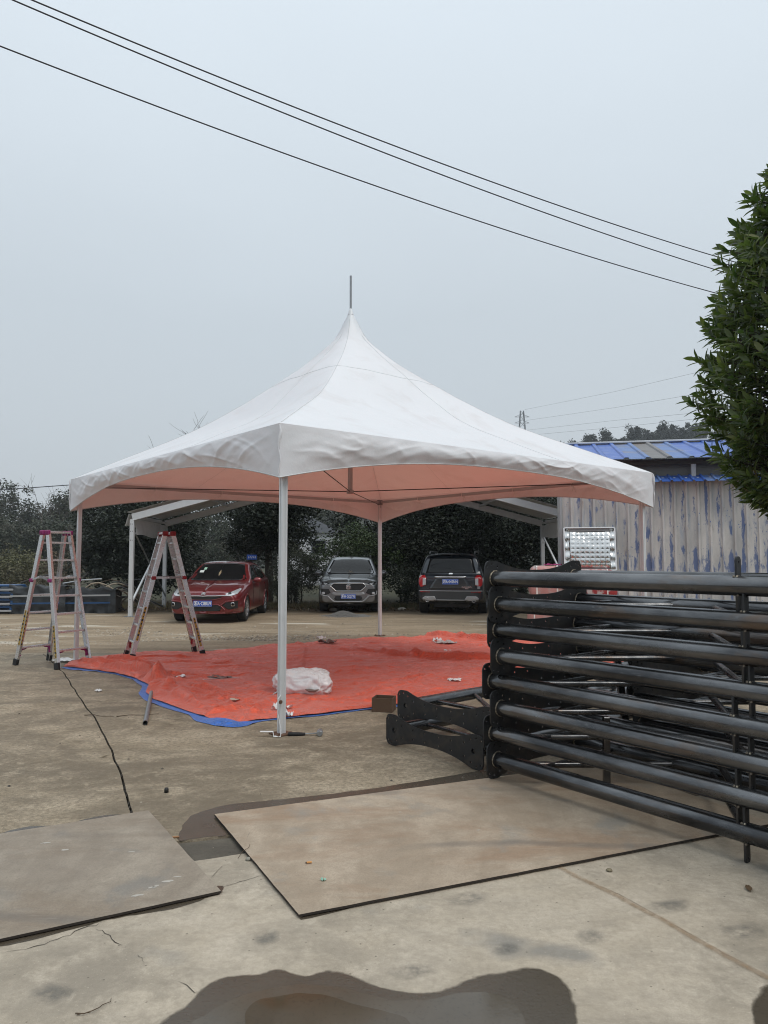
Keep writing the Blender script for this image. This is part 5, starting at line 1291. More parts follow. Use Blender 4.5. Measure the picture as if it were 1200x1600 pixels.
    def patch(s, name, outline, axis, mat, off=.006, parent=None, depth=.02, dens=.03, nr=7, gap=None):
        """panel following the body surface; outline in (y,z) for +-x, (x,z) for +-y"""
        pl = []
        n = len(outline)
        for i in range(n):
            a, b = Vector(outline[i]), Vector(outline[(i + 1) % n]); k = max(1, int((b - a).length / dens))
            for q in range(k): pl.append(a.lerp(b, q / k))
        cx = sum((p for p in pl), Vector((0, 0))) / len(pl); sg = 1 if axis[0] == '+' else -1; v = []; n = len(pl); last = 0
        def cast(p):
            if axis[1] == 'x': h = s.bvh.ray_cast(Vector((sg * 5, p.x, p.y)), Vector((-sg, 0, 0)))
            else: h = s.bvh.ray_cast(Vector((p.x, sg * 5, p.y)), Vector((0, -sg, 0)))
            if h[0] is None:
                q = Vector((0, p.x, p.y)) if axis[1] == 'x' else Vector((p.x, 0, p.y)); q[0 if axis[1] == 'x' else 1] = sg * (s.L / 2 if axis[1] == 'x' else .8)
                h = s.bvh.find_nearest(q)
                return h[0].copy()
            return h[0].copy()
        d = Vector((sg, 0, 0)) if axis[1] == 'x' else Vector((0, sg, 0)); rings = []
        for k in range(nr, 0, -1):
            rings.append([cast(cx.lerp(p, k / nr)) + d * off for p in pl])
        v = [q - d * depth for q in rings[0]]
        for r_ in rings: v += r_
        v.append(cast(cx) + d * off); f = []
        for k in range(nr):
            for i in range(n): i2 = (i + 1) % n; f.append((k * n + i, k * n + i2, (k + 1) * n + i2, (k + 1) * n + i))
        for i in range(n): f.append((nr * n + i, nr * n + (i + 1) % n, len(v) - 1))
        return MB().add(v, f, True).build(name, mat, parent or s.root)
    def path(s, name, pts, axis, mat, r=.008, parent=None, flat=1.0):
        """trim strip following the body surface"""
        sg = 1 if axis[0] == '+' else -1; o = []
        for i in range(len(pts) - 1):
            a, b = Vector(pts[i]), Vector(pts[i + 1]); k = max(1, int((b - a).length / .03))
            for q in range(k): o.append(a.lerp(b, q / k))
        o.append(Vector(pts[-1])); w3 = []
        for p in o:
            if axis[1] == 'x': h = s.bvh.ray_cast(Vector((sg * 5, p.x, p.y)), Vector((-sg, 0, 0)))
            else: h = s.bvh.ray_cast(Vector((p.x, sg * 5, p.y)), Vector((0, -sg, 0)))
            if h[0] is not None: w3.append(h[0] + (Vector((sg, 0, 0)) if axis[1] == 'x' else Vector((0, sg, 0))) * r * .6)
        if len(w3) > 1: return MB().tube(w3, r, 6).build(name, mat, parent or s.root)
    def plate(s, x, z, sgn, txt, wd=.44, ht=.14, tilt=0):
        h = s.bvh.ray_cast(Vector((sgn * 5, 0, z)), Vector((-sgn, 0, 0))); xx = h[0].x + sgn * .035 if x is None else x
        p = MB().box((xx, 0, z), (.02, wd, ht), None, 0, .006).build('number_plate', M_PLB, s.root)
        me = text_mesh(txt, .115, .003, .0022); wdt = max(v.co.x for v in me.vertices) - min(v.co.x for v in me.vertices); k = min(1.0, wd * .92 / wdt)
        R_ = Matrix(((0, 0, sgn, xx + sgn * .011), (sgn * k, 0, 0, 0), (0, 1, 0, z), (0, 0, 0, 1)))
        me.transform(R_); link('plate_lettering', me, M_WHT, p)
        m = MB()
        for a, b in (((-wd / 2 + .012, -ht / 2 + .012), (wd / 2 - .012, -ht / 2 + .012)), ((-wd / 2 + .012, ht / 2 - .012), (wd / 2 - .012, ht / 2 - .012)), ((-wd / 2 + .012, -ht / 2 + .012), (-wd / 2 + .012, ht / 2 - .012)), ((wd / 2 - .012, -ht / 2 + .012), (wd / 2 - .012, ht / 2 - .012))):
            m.bar((xx + sgn * .011, a[0], z + a[1]), (xx + sgn * .011, b[0], z + b[1]), .003, .003, (1, 0, 0))
        m.build('plate_border', M_WHT, p)
    def mirror(s, x, y, z, mat):
        for sy in (-1, 1):
            m = MB()
            m.grid(lambda u, v: (x + .07 * math.sin((v - .5) * math.pi) , sy * (y + .115) + .11 * math.cos((v - .5) * math.pi) * math.cos(u * 2 * math.pi), z + .075 * math.cos((v - .5) * math.pi) * math.sin(u * 2 * math.pi)), 20, 12)
            o = m.build('wing_mirror', mat, s.root); MB().bar((x, sy * (y - .05), z - .06), (x, sy * (y + .06), z - .04), .05, .03).build('mirror_foot', M_CTRIM, o)
def oct_(cx, cz, w_, h, c_=.3): return [(cx - w_, cz - h * c_), (cx - w_, cz + h * c_), (cx - w_ * (1 - c_), cz + h), (cx + w_ * (1 - c_), cz + h), (cx + w_, cz + h * c_), (cx + w_, cz - h * c_), (cx + w_ * (1 - c_), cz - h), (cx - w_ * (1 - c_), cz - h)]
mir = lambda pl, s_: [(s_ * y, z) for y, z in pl]
def seats(c_, x, y, z):
    for sy in (-1, 1):
        MB().box((x, sy * y, z), (.14, .46, .55), None, 0, .05).build('seat', M_SEAT, c_.root)

# ---- red saloon, facing the viewer
X0 = At(332, 968, 19.4).x
r = thing('red_car', 'dark red saloon car parked facing the tent behind the maroon-clipped ladder', 'car', (X0 + .02, 20.75, GZ), -math.pi / 2 - math.radians(0.8)); r.scale = (1.05, 1.05, 1.05)
c = Car(r, [(2.2, .70), (2.05, .775), (1.6, .88), (1.05, .97), (.88, 1.00), (.10, 1.38), (-.25, 1.455), (-.75, 1.455), (-1.25, 1.37), (-1.75, 1.10), (-2.0, 1.07), (-2.2, 1.0)],
        [(2.2, .62), (1.9, .72), (1.0, .90), (0, .94), (-1.2, .97), (-2.0, .98), (-2.2, .92)],
        [(2.2, .74), (2.05, .81), (1.8, .86), (1.2, .89), (-1.4, .89), (-1.9, .86), (-2.2, .77)],
        [(2.2, .25), (1.8, .20), (-1.8, .22), (-2.2, .34)], 4.4, .40)
c.lip = M_CRED; c.body(M_CRED, (1.35, -1.25), .345)
for x in (1.35, -1.25):
    for sy in (-1, 1): c.wheel(x, sy * .775, .315, .205)
c.patch('windscreen', [(-.66, .985), (-.72, 1.02), (-.55, 1.385), (-.3, 1.415), (.3, 1.415), (.55, 1.385), (.72, 1.02), (.66, .985)], '+x', M_GLASS, .006)
for sy in (-1, 1):
    ax_ = '+y' if sy > 0 else '-y'
    c.patch('side_window', [(.58, 1.0), (.05, 1.33), (-.20, 1.375), (-.24, .98)], ax_, M_GLASS, .006)
    c.patch('side_window', [(-.30, .985), (-.27, 1.375), (-.75, 1.37), (-1.10, 1.28), (-1.25, 1.02)], ax_, M_GLASS, .006)
    for a in (.62, -.27, -1.12): c.path('door_seam', [(a, .38), (a, .94)], ax_, M_CTRIM, .004)
    for a in (-.05, -.98): c.path('door_handle', [(a, .86), (a - .16, .865)], ax_, M_CRED, .016)
    c.patch('headlight', [(sy * .47, .655), (sy * .50, .70), (sy * .66, .765), (sy * .775, .83), (sy * .80, .79), (sy * .775, .70), (sy * .66, .655)], '+x', M_LENS, .012)
    h = c.patch('headlight_bulb', [(sy * .57, .69), (sy * .57, .735), (sy * .64, .75), (sy * .66, .70)], '+x', M_CTRIM, .014)
    c.patch('fog_lamp_recess', [(sy * .46, .43), (sy * .55, .50), (sy * .80, .53), (sy * .80, .36), (sy * .60, .34)], '+x', M_CTRIM, .010)
    c.path('fog_trim', [(sy * .42, .43), (sy * .55, .525), (sy * .82, .555)], '+x', M_CRED, .017)
    c.patch('fog_lamp', oct_(sy * .71, .46, .045, .045, .4), '+x', M_CHROME, .022); c.patch('fog_lamp_lens', oct_(sy * .71, .46, .03, .03, .4), '+x', M_GLASS, .026)
c.patch('grille', [(-.46, .655), (-.42, .60), (-.2, .565), (.2, .565), (.42, .60), (.46, .655), (.3, .645), (0, .64), (-.3, .645)], '+x', M_CTRIM, .012)
for k in range(-13, 14): c.path('grille_bar', [(k * .03, .58 + .0009 * k * k * .2), (k * .03, .638)], '+x', M_SILV, .0045)
c.path('grille_chrome', [(-.50, .665), (-.3, .655), (-.1, .655), (0, .648), (.1, .655), (.3, .655), (.50, .665)], '+x', M_CHROME, .014)
c.path('grille_chrome', [(-.47, .65), (-.42, .595), (-.2, .557), (.2, .557), (.42, .595), (.47, .65)], '+x', M_CRED, .014)
c.patch('lower_intake', [(-.45, .40), (-.38, .45), (.38, .45), (.45, .40), (.40, .30), (-.40, .30)], '+x', M_CTRIM, .008)
c.path('bumper_lip', [(-.82, .27), (-.6, .25), (0, .245), (.6, .25), (.82, .27)], '+x', M_CRED, .02)
c.path('bumper_trim', [(-.52, .33), (-.42, .42), (-.34, .455), (.34, .455), (.42, .42), (.52, .33)], '+x', M_CRED, .014)
c.patch('badge', oct_(0, .712, .055, .025, .4), '+x', M_CHROME, .010)
c.plate(None, .475, 1, '湘A·C88U9')
c.mirror(.52, .86, .985, M_CRED)
for sy in (-1, 1): c.patch('wiper', [(sy * .1 - .3, .985), (sy * .1 + .25, .995), (sy * .1 + .25, 1.005), (sy * .1 - .3, .998)], '+x', M_CTRIM, .014)
c.patch('inspection_sticker', [(-.47, 1.25), (-.47, 1.31), (-.40, 1.31), (-.40, 1.25)], '+x', simple('pale green sticker', (.35, .55, .42), .5), .010)
c.patch('inspection_sticker', [(-.55, 1.18), (-.55, 1.235), (-.44, 1.24), (-.44, 1.18)], '+x', simple('white sticker', (.6, .63, .6), .5), .010)
c.patch('mirror_charm', [(-.008, 1.10), (-.03, 1.17), (0, 1.25), (.03, 1.17), (.008, 1.10)], '+x', simple('ochre charm', (.25, .19, .11), .7), .009)

# ---- dark grey crossover, facing the viewer
X0 = At(545, 955, 22.2).x
r = thing('grey_suv', 'dark grey SUV parked nose-out between the two bushes with a silver-edged grille', 'SUV', (X0, 24.15, GZ), -math.pi / 2)
c = Car(r, [(2.25, .88), (2.1, 1.0), (1.6, 1.08), (1.02, 1.14), (.92, 1.16), (.25, 1.57), (-.10, 1.665), (-1.3, 1.66), (-1.8, 1.58), (-2.1, 1.2), (-2.25, 1.05)],
        [(2.25, .80), (2.0, .93), (1.0, 1.04), (0, 1.07), (-1.2, 1.10), (-2.0, 1.10), (-2.25, 1.0)],
        [(2.25, .80), (2.1, .86), (1.85, .90), (1.3, .92), (-1.5, .92), (-2.0, .89), (-2.25, .82)],
        [(2.25, .32), (1.8, .24), (-1.8, .26), (-2.25, .36)], 4.5, .36)
c.lip = M_CTRIM; c.body(M_CGREY, (1.38, -1.3), .385)
for x in (1.38, -1.3):
    for sy in (-1, 1): c.wheel(x, sy * .79, .355, .225)
c.patch('windscreen', [(-.70, 1.135), (-.745, 1.17), (-.58, 1.565), (-.3, 1.60), (.3, 1.60), (.58, 1.565), (.745, 1.17), (.70, 1.135)], '+x', M_GLASS, .006)
for sy in (-1, 1):
    ax_ = '+y' if sy > 0 else '-y'
    c.patch('side_window', [(.60, 1.13), (.15, 1.50), (-.25, 1.57), (-.28, 1.12)], ax_, M_GLASS)
    c.patch('side_window', [(-.34, 1.12), (-.31, 1.575), (-1.3, 1.55), (-1.6, 1.30), (-1.5, 1.14)], ax_, M_GLASS)
    c.patch('headlight', [(sy * .50, .86), (sy * .60, .90), (sy * .80, .945), (sy * .845, .92), (sy * .80, .86), (sy * .62, .835)], '+x', M_GLASS, .012)
    c.path('headlight_trim', [(sy * .47, .865), (sy * .62, .835), (sy * .80, .86)], '+x', M_CHROME, .011)
    c.patch('headlight_lens', [(sy * .62, .862), (sy * .64, .885), (sy * .74, .905), (sy * .74, .872)], '+x', M_LENS, .018)
    c.patch('bonnet_highlight_fold', [(sy * .34, .94), (sy * .42, 1.02), (sy * .62, 1.09), (sy * .60, 1.03), (sy * .48, .95)], '+x', M_CGREY, .016)
    c.patch('fog_lamp_recess', [(sy * .52, .60), (sy * .58, .72), (sy * .80, .73), (sy * .82, .58), (sy * .70, .53)], '+x', M_CTRIM, .012)
    c.patch('fog_lamp', oct_(sy * .745, .595, .05, .035, .35), '+x', M_LENS, .024)
    c.path('fog_trim', [(sy * .56, .50), (sy * .72, .52), (sy * .83, .56), (sy * .84, .66)], '+x', M_SILV, .018)
    c.path('roof_rail', [], '+x', M_SILV) if False else None
    MB().tube([(.0, sy * .60, 1.67), (.05, sy * .60, 1.71), (-1.3, sy * .60, 1.715), (-1.42, sy * .60, 1.66)], .018, 8).build('roof_rail', M_SILV, c.root)
gr = [(-.53, .80), (-.44, .885), (.44, .885), (.53, .80), (.36, .655), (-.36, .655)]
c.patch('grille', gr, '+x', M_CTRIM, .014)
for z in (.70, .735, .77, .805, .84): c.path('grille_bar', [(-.40 - .3 * (z - .7), z), (.40 + .3 * (z - .7), z)], '+x', M_CCLAD, .006)
c.path('grille_frame', gr + [gr[0]], '+x', M_CHROME, .02)
b = c.patch('badge', [(-.065, .72), (-.065, .83), (-.03, .845), (.06, .845), (.06, .825), (.0, .825), (.0, .80), (.065, .80), (.065, .72), (.03, .70), (-.03, .70)], '+x', M_CHROME, .026)
c.patch('badge_gap', [(-.03, .735), (-.03, .765), (.035, .765), (.035, .735)], '+x', M_CTRIM, .029)
c.patch('lower_intake', [(-.42, .42), (-.38, .52), (.38, .52), (.42, .42), (.34, .38), (-.34, .38)], '+x', M_CTRIM, .012)
c.path('skid_trim', [(-.60, .50), (-.50, .40), (-.42, .345), (.42, .345), (.50, .40), (.60, .50)], '+x', M_SILV, .024)
c.patch('bumper_panel', [(-.50, .56), (-.46, .62), (.46, .62), (.50, .56), (.40, .54), (-.40, .54)], '+x', M_SILV, .010)
c.plate(None, .50, 1, '湘H·GQ793')
c.mirror(.60, .92, 1.16, M_CGREY)
c.patch('dashboard_ornament', [(-.10, 1.18), (-.03, 1.205), (-.055, 1.25), (0, 1.215), (.055, 1.25), (.03, 1.205), (.12, 1.18)], '+x', simple('brass ornament', (.20, .14, .08), .5), .009)

# ---- blue black SUV, tail towards the viewer
X0 = At(703, 957, 21.7).x; HD = math.radians(80)
r = thing('black_suv', 'blue black SUV parked with its tail and red lamps towards the tent', 'SUV', (X0 + math.cos(HD) * 2.3, 21.2 + math.sin(HD) * 2.35, GZ), HD)
c = Car(r, [(2.5, .98), (2.3, 1.08), (1.5, 1.17), (1.1, 1.2), (.35, 1.66), (0, 1.755), (-1.5, 1.765), (-2.0, 1.74), (-2.18, 1.66), (-2.36, 1.28), (-2.44, 1.16), (-2.52, 1.10)],
        [(2.5, .9), (2.2, 1.0), (1.0, 1.08), (0, 1.10), (-1.4, 1.12), (-2.2, 1.14), (-2.52, 1.08)],
        [(2.5, .84), (2.2, .95), (1.5, 1.0), (-1.6, 1.0), (-2.1, .985), (-2.4, .95), (-2.52, .92)],
        [(2.5, .34), (2.0, .26), (-2.0, .30), (-2.52, .42)], 5.05, .34)
c.lip = M_CCLAD; c.body(M_CBLK, (1.52, -1.50), .42)
for x in (1.52, -1.50):
    for sy in (-1, 1): c.wheel(x, sy * .865, .385, .25)
c.patch('rear_window', [(-.72, 1.20), (-.62, 1.60), (-.58, 1.64), (.58, 1.64), (.62, 1.60), (.72, 1.20)], '-x', M_GLASS, .008)
for z in (1.30, 1.38, 1.46): c.path('demister_line', [(-.60, z), (.60, z)], '-x', M_CTRIM, .002)
MB().grid(lambda u, v: (-2.06 - .20 * v, (u - .5) * 1.30, 1.775 - .045 * v - .05 * (2 * u - 1) ** 4), 20, 6).build('roof_spoiler', M_CBLK, c.root)
MB().box((-2.262, 0, 1.735), (.02, .5, .018), None, 0, .004).build('brake_lamp', M_CTRIM, c.root)
for sy in (-1, 1):
    ax_ = '+y' if sy > 0 else '-y'
    c.patch('side_window', [(.75, 1.17), (.25, 1.56), (-.3, 1.65), (-.32, 1.16)], ax_, M_GLASS)
    c.patch('side_window', [(-.38, 1.16), (-.36, 1.655), (-1.25, 1.66), (-1.25, 1.17)], ax_, M_GLASS)
    c.patch('side_window', [(-1.33, 1.18), (-1.33, 1.66), (-1.85, 1.62), (-2.1, 1.22)], ax_, M_GLASS)
    tl_ = c.patch('tail_lamp', [(sy * .70, .86), (sy * .69, 1.08), (sy * .74, 1.15), (sy * .86, 1.14), (sy * .915, 1.05), (sy * .90, .88), (sy * .84, .80)], '-x', M_RED, .016)
    c.patch('clear_lens', [(sy * .70, .87), (sy * .70, 1.05), (sy * .79, 1.05), (sy * .79, .85)], '-x', M_LENS, .022)
    for z in (.92, .98): c.path('lens_divider', [(sy * .70, z), (sy * .79, z)], '-x', M_CTRIM, .006)
    c.patch('reflector', [(sy * .58, .655), (sy * .58, .675), (sy * .86, .685), (sy * .86, .665)], '-x', M_RED, .012)
    c.patch('exhaust_surround', [(sy * .40, .46), (sy * .46, .55), (sy * .72, .55), (sy * .80, .50), (sy * .78, .40), (sy * .44, .40)], '-x', M_SILV, .020)
    R_ = Matrix.Translation((-2.53, sy * .66, .445)) @ Matrix.Rotation(-math.pi / 2, 4, 'Y'); m = MB(); m.lathe([(.062, -.10), (.064, .05), (.058, .055), (.052, .04), (.05, -.10)], 18, R_); e_ = m.build('exhaust_pipe', M_CHROME, c.root); m = MB(); m.lathe([(0, -.02), (.052, -.02)], 18, R_); m.build('exhaust_bore', M_BLK, e_)
    MB().tube([(.3, sy * .66, 1.77), (.2, sy * .66, 1.815), (-1.7, sy * .66, 1.825), (-1.85, sy * .66, 1.775)], .02, 8).build('roof_rail', M_SILV, c.root)
c.patch('bumper', [(-.94, .42), (-.96, .62), (-.90, .70), (.90, .70), (.96, .62), (.94, .42), (.7, .36), (-.7, .36)], '-x', M_CCLAD, .012, depth=.05)
c.path('bumper_edge', [(-.90, .70), (0, .695), (.90, .70)], '-x', M_SILV, .012)
c.path('bumper_trim', [(-.40, .44), (.40, .44)], '-x', M_SILV, .014)
c.patch('tailgate_recess', [(-.42, 1.06), (.42, 1.06), (.62, .76), (-.62, .76)], '-x', paint('tailgate grey', (.022, .027, .033), .3), .009)
c.patch('chrome_bar', [(-.47, 1.085), (-.42, 1.135), (.42, 1.135), (.47, 1.085), (.40, 1.075), (-.40, 1.075)], '-x', M_CHROME, .03)
c.patch('badge', oct_(0, 1.185, .06, .025, .4), '-x', M_CHROME, .02)
c.plate(None, .955, -1, '湘A·045NN', .46, .15)
c.path('tailgate_seam', [(-.68, 1.1), (-.68, .78), (-.60, .735), (.60, .735), (.68, .78), (.68, 1.1)], '-x', M_CTRIM, .005)
for z, tx, sz in ((.805, 'EXPLORER', .06), (.765, '4WD', .045)):
    me = text_mesh(tx, sz, .003, .001); h = c.bvh.ray_cast(Vector((-5, -.46, z)), Vector((1, 0, 0)))
    me.transform(Matrix(((0, 0, -1, h[0].x - .016), (-1, 0, 0, -.46), (0, 1, 0, z), (0, 0, 0, 1)))); link('lettering', me, M_CHROME, c.root)
c.patch('rear_sticker', [(-.76, .76), (-.76, .84), (-.84, .84), (-.84, .76)], '-x', simple('grey sticker', (.25, .25, .27), .5), .016)
c.mirror(.72, .99, 1.2, M_CBLK)
# ================================================================== VEGETATION
def leaves(n, pos, size, r, aspect=.45, droop=0.0, nrm=None):
    """n rhombic leaves as arrays"""
    d = r.normal(size=(n, 3)); d[:, 2] = d[:, 2] * .6 - droop; d /= np.linalg.norm(d, axis=1, keepdims=True)
    q = r.normal(size=(n, 3)); sd = np.cross(d, q); sd /= np.linalg.norm(sd, axis=1, keepdims=True) + 1e-9
    l_ = size * r.uniform(.6, 1.35, n)[:, None]; w_ = l_ * aspect; up = np.cross(sd, d)
    V = np.stack([pos - d * l_ * .5, pos + sd * w_ * .5 + up * l_ * .06, pos + d * l_ * .5, pos - sd * w_ * .5 + up * l_ * .06], 1).reshape(-1, 3)
    return V, np.arange(n * 4).reshape(n, 4)
def crown_pts(n, centre, rad, r, n_cl, cl_r, shell=.55, flat_bottom=None, seed_shape=0):
    u = r.normal(size=(n_cl, 3)); u /= np.linalg.norm(u, axis=1, keepdims=True); rr = (shell + (1 - shell) * r.random(n_cl)) [:, None]
    lump = 1 + .22 * np.sin(u[:, :1] * 3.1 + seed_shape) * np.cos(u[:, 1:2] * 2.7 + seed_shape * 1.7) + .15 * np.sin(u[:, 2:] * 5 + seed_shape)
    cc = u * rr * lump * np.array(rad) + np.array(centre); k = r.integers(0, n_cl, n); s = cl_r * r.uniform(.6, 1.3, n_cl)[k][:, None]
    g_ = r.normal(size=(n, 3)); g_ /= np.linalg.norm(g_, axis=1, keepdims=True) + 1e-9
    p = cc[k] + g_ * (r.random(n) ** .45)[:, None] * s
    if flat_bottom is not None: p[:, 2] = np.where(p[:, 2] < flat_bottom, flat_bottom + r.random(n) * .3, p[:, 2])
    return p
L_DARK = leaf_mat('dark evergreen leaves', (.014, .022, .012), (.030, .044, .020), (.018, .026, .017))
L_BLK = leaf_mat('very dark evergreen leaves', (.009, .014, .009), (.020, .029, .015))
L_MID = leaf_mat('green shrub leaves', (.028, .050, .017), (.062, .092, .032), (.035, .055, .022))
L_GREY = leaf_mat('grey green shrub leaves', (.034, .042, .028), (.075, .085, .055), (.045, .05, .035))
L_FAR = leaf_mat('far woodland leaves', (.026, .036, .022), (.052, .064, .038), (.055, .05, .034))
L_OLIVE = leaf_mat('olive shrub leaves', (.075, .08, .035), (.13, .125, .06), (.09, .075, .04))
M_BARK = simple('grey brown bark', (.055, .045, .036), .9, 0, .3, 14, .5, 30, .01)
def tree(name, label, cat, base, centre, rad, n, size, mat, n_cl, cl_r, seed, group, trunk_r=.14, fork=5, shell=.5, stems=1, flat=None, aspect=.45):
    r = np.random.default_rng(seed); rr = random.Random(seed)
    t = thing(name, label, cat, base, 0, group); cl_ = (centre[0] - base[0], centre[1] - base[1], centre[2] - base[2])
    p = crown_pts(n, cl_, rad, r, n_cl, cl_r, shell, flat, seed); V, Fq = leaves(n, p, size, r, aspect)
    link('crown', np_mesh('crown', V, Fq), mat, t)
    tk = MB(); h = cl_[2] - rad[2] * .35
    for s_ in range(stems):
        ox, oy = (rr.uniform(-.3, .3), rr.uniform(-.3, .3)) if stems > 1 else (0, 0)
        top = Vector((cl_[0] * .7 + ox * 2, cl_[1] * .7 + oy * 2, max(.5, h))); k = 1 / math.sqrt(stems)
        tk.tube([(ox, oy, -.1), (ox * 1.2 + .03, oy * 1.2, top.z * .35), (top.x * .6, top.y * .6, top.z * .7), tuple(top)], [trunk_r * k * 1.25, trunk_r * k, trunk_r * k * .8, trunk_r * k * .6], 8)
        for j in range(fork):
            a = rr.uniform(0, 6.28); e = Vector((cl_[0] + math.cos(a) * rad[0] * .7, cl_[1] + math.sin(a) * rad[1] * .7, cl_[2] + rr.uniform(-.5, .6) * rad[2])); s0 = Vector((top.x * .6, top.y * .6, top.z * rr.uniform(.55, .95)))
            tk.tube([s0, s0.lerp(e, .5) + Vector((0, 0, .15 * rad[2])), e], [trunk_r * k * .5, trunk_r * k * .3, trunk_r * k * .08], 6)
    tk.build('trunk', M_BARK, t); return t
BG = 'evergreen shrubs and trees behind the parked cars'
def G(px, Y): 
    x = (px - 600) / F_PX * Y; return (x, Y, GZ)
def T(name, label, cat, px, Y, ztop, zbot, rx, n, size, mat, n_cl, cl_r, seed, group=BG, **kw):
    b = G(px, Y); zc, rz = (ztop + zbot) / 2, (ztop - zbot) / 2
    return tree(name, label, cat, b, (b[0], b[1], zc), (rx * .9, rx * .8, rz * .9), n, size, mat, n_cl, cl_r, seed, group, **kw)
T('evergreen_bush', 'broad dark evergreen bush behind the left end of the frame tent', 'bush', 214, 26.2, 4.15, .15, 2.35, 34000, .125, L_BLK, 260, .48, 11, stems=4, flat=.1)
T('dark_tree', 'dense black green tree with a bare lower trunk behind the red car', 'tree', 420, 27.5, 4.7, 1.75, 1.9, 24000, .13, L_BLK, 150, .50, 12, trunk_r=.16)
T('grey_shrub', 'loose grey green shrub between the red car and the grey SUV', 'shrub', 468, 26.6, 2.35, .0, 1.0, 6500, .085, L_GREY, 90, .30, 13, stems=5, flat=.05, trunk_r=.06)
T('round_bush', 'round green bush directly behind the grey SUV', 'bush', 560, 27.0, 3.0, .1, 1.75, 13000, .095, L_MID, 200, .36, 14, stems=5, flat=.05, trunk_r=.07)
T('dark_tree', 'tall dark tree behind the round green bush', 'tree', 585, 31, 6.0, 1.2, 2.2, 11000, .15, L_BLK, 140, .55, 15)
T('dark_tree', 'dark tree rising behind the left side of the black SUV', 'tree', 655, 27.5, 5.2, .3, 1.8, 22000, .13, L_BLK, 190, .5, 16)
T('dark_tree', 'dark tree rising behind the middle of the black SUV', 'tree', 735, 28, 5.6, .3, 1.9, 22000, .13, L_BLK, 190, .5, 17)
T('dark_tree', 'dark tree between the black SUV and the metal shed', 'tree', 815, 27, 5.0, .2, 1.9, 22000, .13, L_BLK, 190, .5, 18)
T('dark_tree', 'dark tree just behind the left corner of the metal shed', 'tree', 892, 27.5, 4.4, .2, 1.8, 16000, .13, L_BLK, 160, .5, 19)
T('low_shrub', 'low dark shrub beside the right front wheel of the grey SUV', 'shrub', 640, 25.6, 1.5, .0, .8, 4500, .08, L_DARK, 70, .26, 20, stems=4, flat=.03, trunk_r=.05)
T('low_shrub', 'low tangled shrub just right of the red car', 'shrub', 448, 25.4, 1.5, .0, .6, 3500, .075, L_GREY, 60, .24, 23, stems=5, flat=.03, trunk_r=.05)
T('olive_shrub', 'olive yellow shrub beyond the blue frames at the left edge', 'shrub', 22, 34, 2.1, .0, 2.0, 8000, .11, L_OLIVE, 150, .4, 21, 'shrubs beyond the yard on the left', stems=6, flat=.03, trunk_r=.06)
T('olive_shrub', 'thin brown green shrub left of the broad evergreen bush', 'shrub', 100, 33, 1.9, .0, 1.2, 3500, .10, leaf_mat('brown shrub leaves', (.07, .055, .035), (.12, .09, .055)), 90, .35, 22, 'shrubs beyond the yard on the left', stems=6, flat=.03, trunk_r=.06)
# farther trees, fading in the haze
FW = 'hazy trees beyond the yard'
far = [(-40, 95, 11.5, 6.0, 'evergreen tree cut by the left edge of the picture, farthest left in the hazy row'), (18, 82, 10.2, 4.2, 'tall hazy evergreen tree above the olive shrub'), (70, 105, 8.6, 5.5, 'lower hazy tree below the bare twigs on the left'), (112, 78, 8.8, 3.3, 'hazy evergreen tree just left of the tent valance corner'), (60, 60, 5.4, 3.6, 'grey green low hazy tree above the ladder with magenta clips'), (5, 62, 5.2, 3.2, 'grey green low hazy tree above the blue frames'), (140, 66, 5.8, 3.4, 'hazy tree peeking out left of the broad evergreen bush'), (322, 62, 6.6, 4.2, 'pale hazy tree seen under the left slope of the frame tent'), (372, 70, 7.0, 4.5, 'hazy tree seen between the ladder top and the dark tree'), (470, 75, 8.0, 5.0, 'hazy tree behind the far house'), (250, 75, 8, 5.0, 'hazy tree hidden mostly by the broad evergreen bush'), (900, 80, 8, 6, 'hazy tree behind the shed roof'), (700, 75, 9, 6.5, 'hazy tree behind the dark trees right of the far house')]
for i, (px, Y, h, rx, lb) in enumerate(far):
    b = G(px, Y); tree('hazy_tree', lb, 'tree', b, (b[0], b[1], h * .50), (rx * .9, rx * .8, h * .43), 13000, .30 if Y > 70 else .22, L_FAR, 170, 1.0 if Y > 70 else .75, 40 + i, FW, trunk_r=.22)
HILL = 'trees along the far hill crest'
hl_ = [(893, 692, 'low'), (903, 687, 'small round'), (921, 682, 'round'), (946, 678, 'bushy'), (968, 686, 'small'), (993, 668, 'tall pointed'), (1019, 674, 'leaning'), (1037, 665, 'spindly tall'), (1052, 672, 'bushy'), (1072, 670, 'broad'), (1092, 668, 'dense'), (1115, 672, 'lopsided'), (1140, 668, 'rounded'), (872, 694, 'squat'), (1165, 672, 'stout'), (1190, 668, 'spreading')]
for i, (px, py, kind) in enumerate(hl_):
    Y = 214 + (i * 37 % 11); top = At(px, py, Y); zg = hill_z(top.x, Y); h = max(4.0, top.z - zg)
    od = ('first', 'second', 'third', 'fourth', 'fifth', 'sixth', 'seventh', 'eighth', 'ninth', 'tenth', 'eleventh', 'twelfth', 'thirteenth', 'fourteenth', 'fifteenth', 'sixteenth')[sorted(q[0] for q in hl_).index(px)]
    tree('hill_tree', '%s dark tree on the far hill crest, %s counting from the tent' % (kind, od), 'tree', (top.x, Y, zg), (top.x, Y, zg + h * .70), (2.6 + (i % 3) * .7, 2.2, h * .36), 5200, .60, L_BLK, 46 + 8 * (i % 4), 1.05, 70 + i, HILL, trunk_r=.2, fork=3, shell=.3)
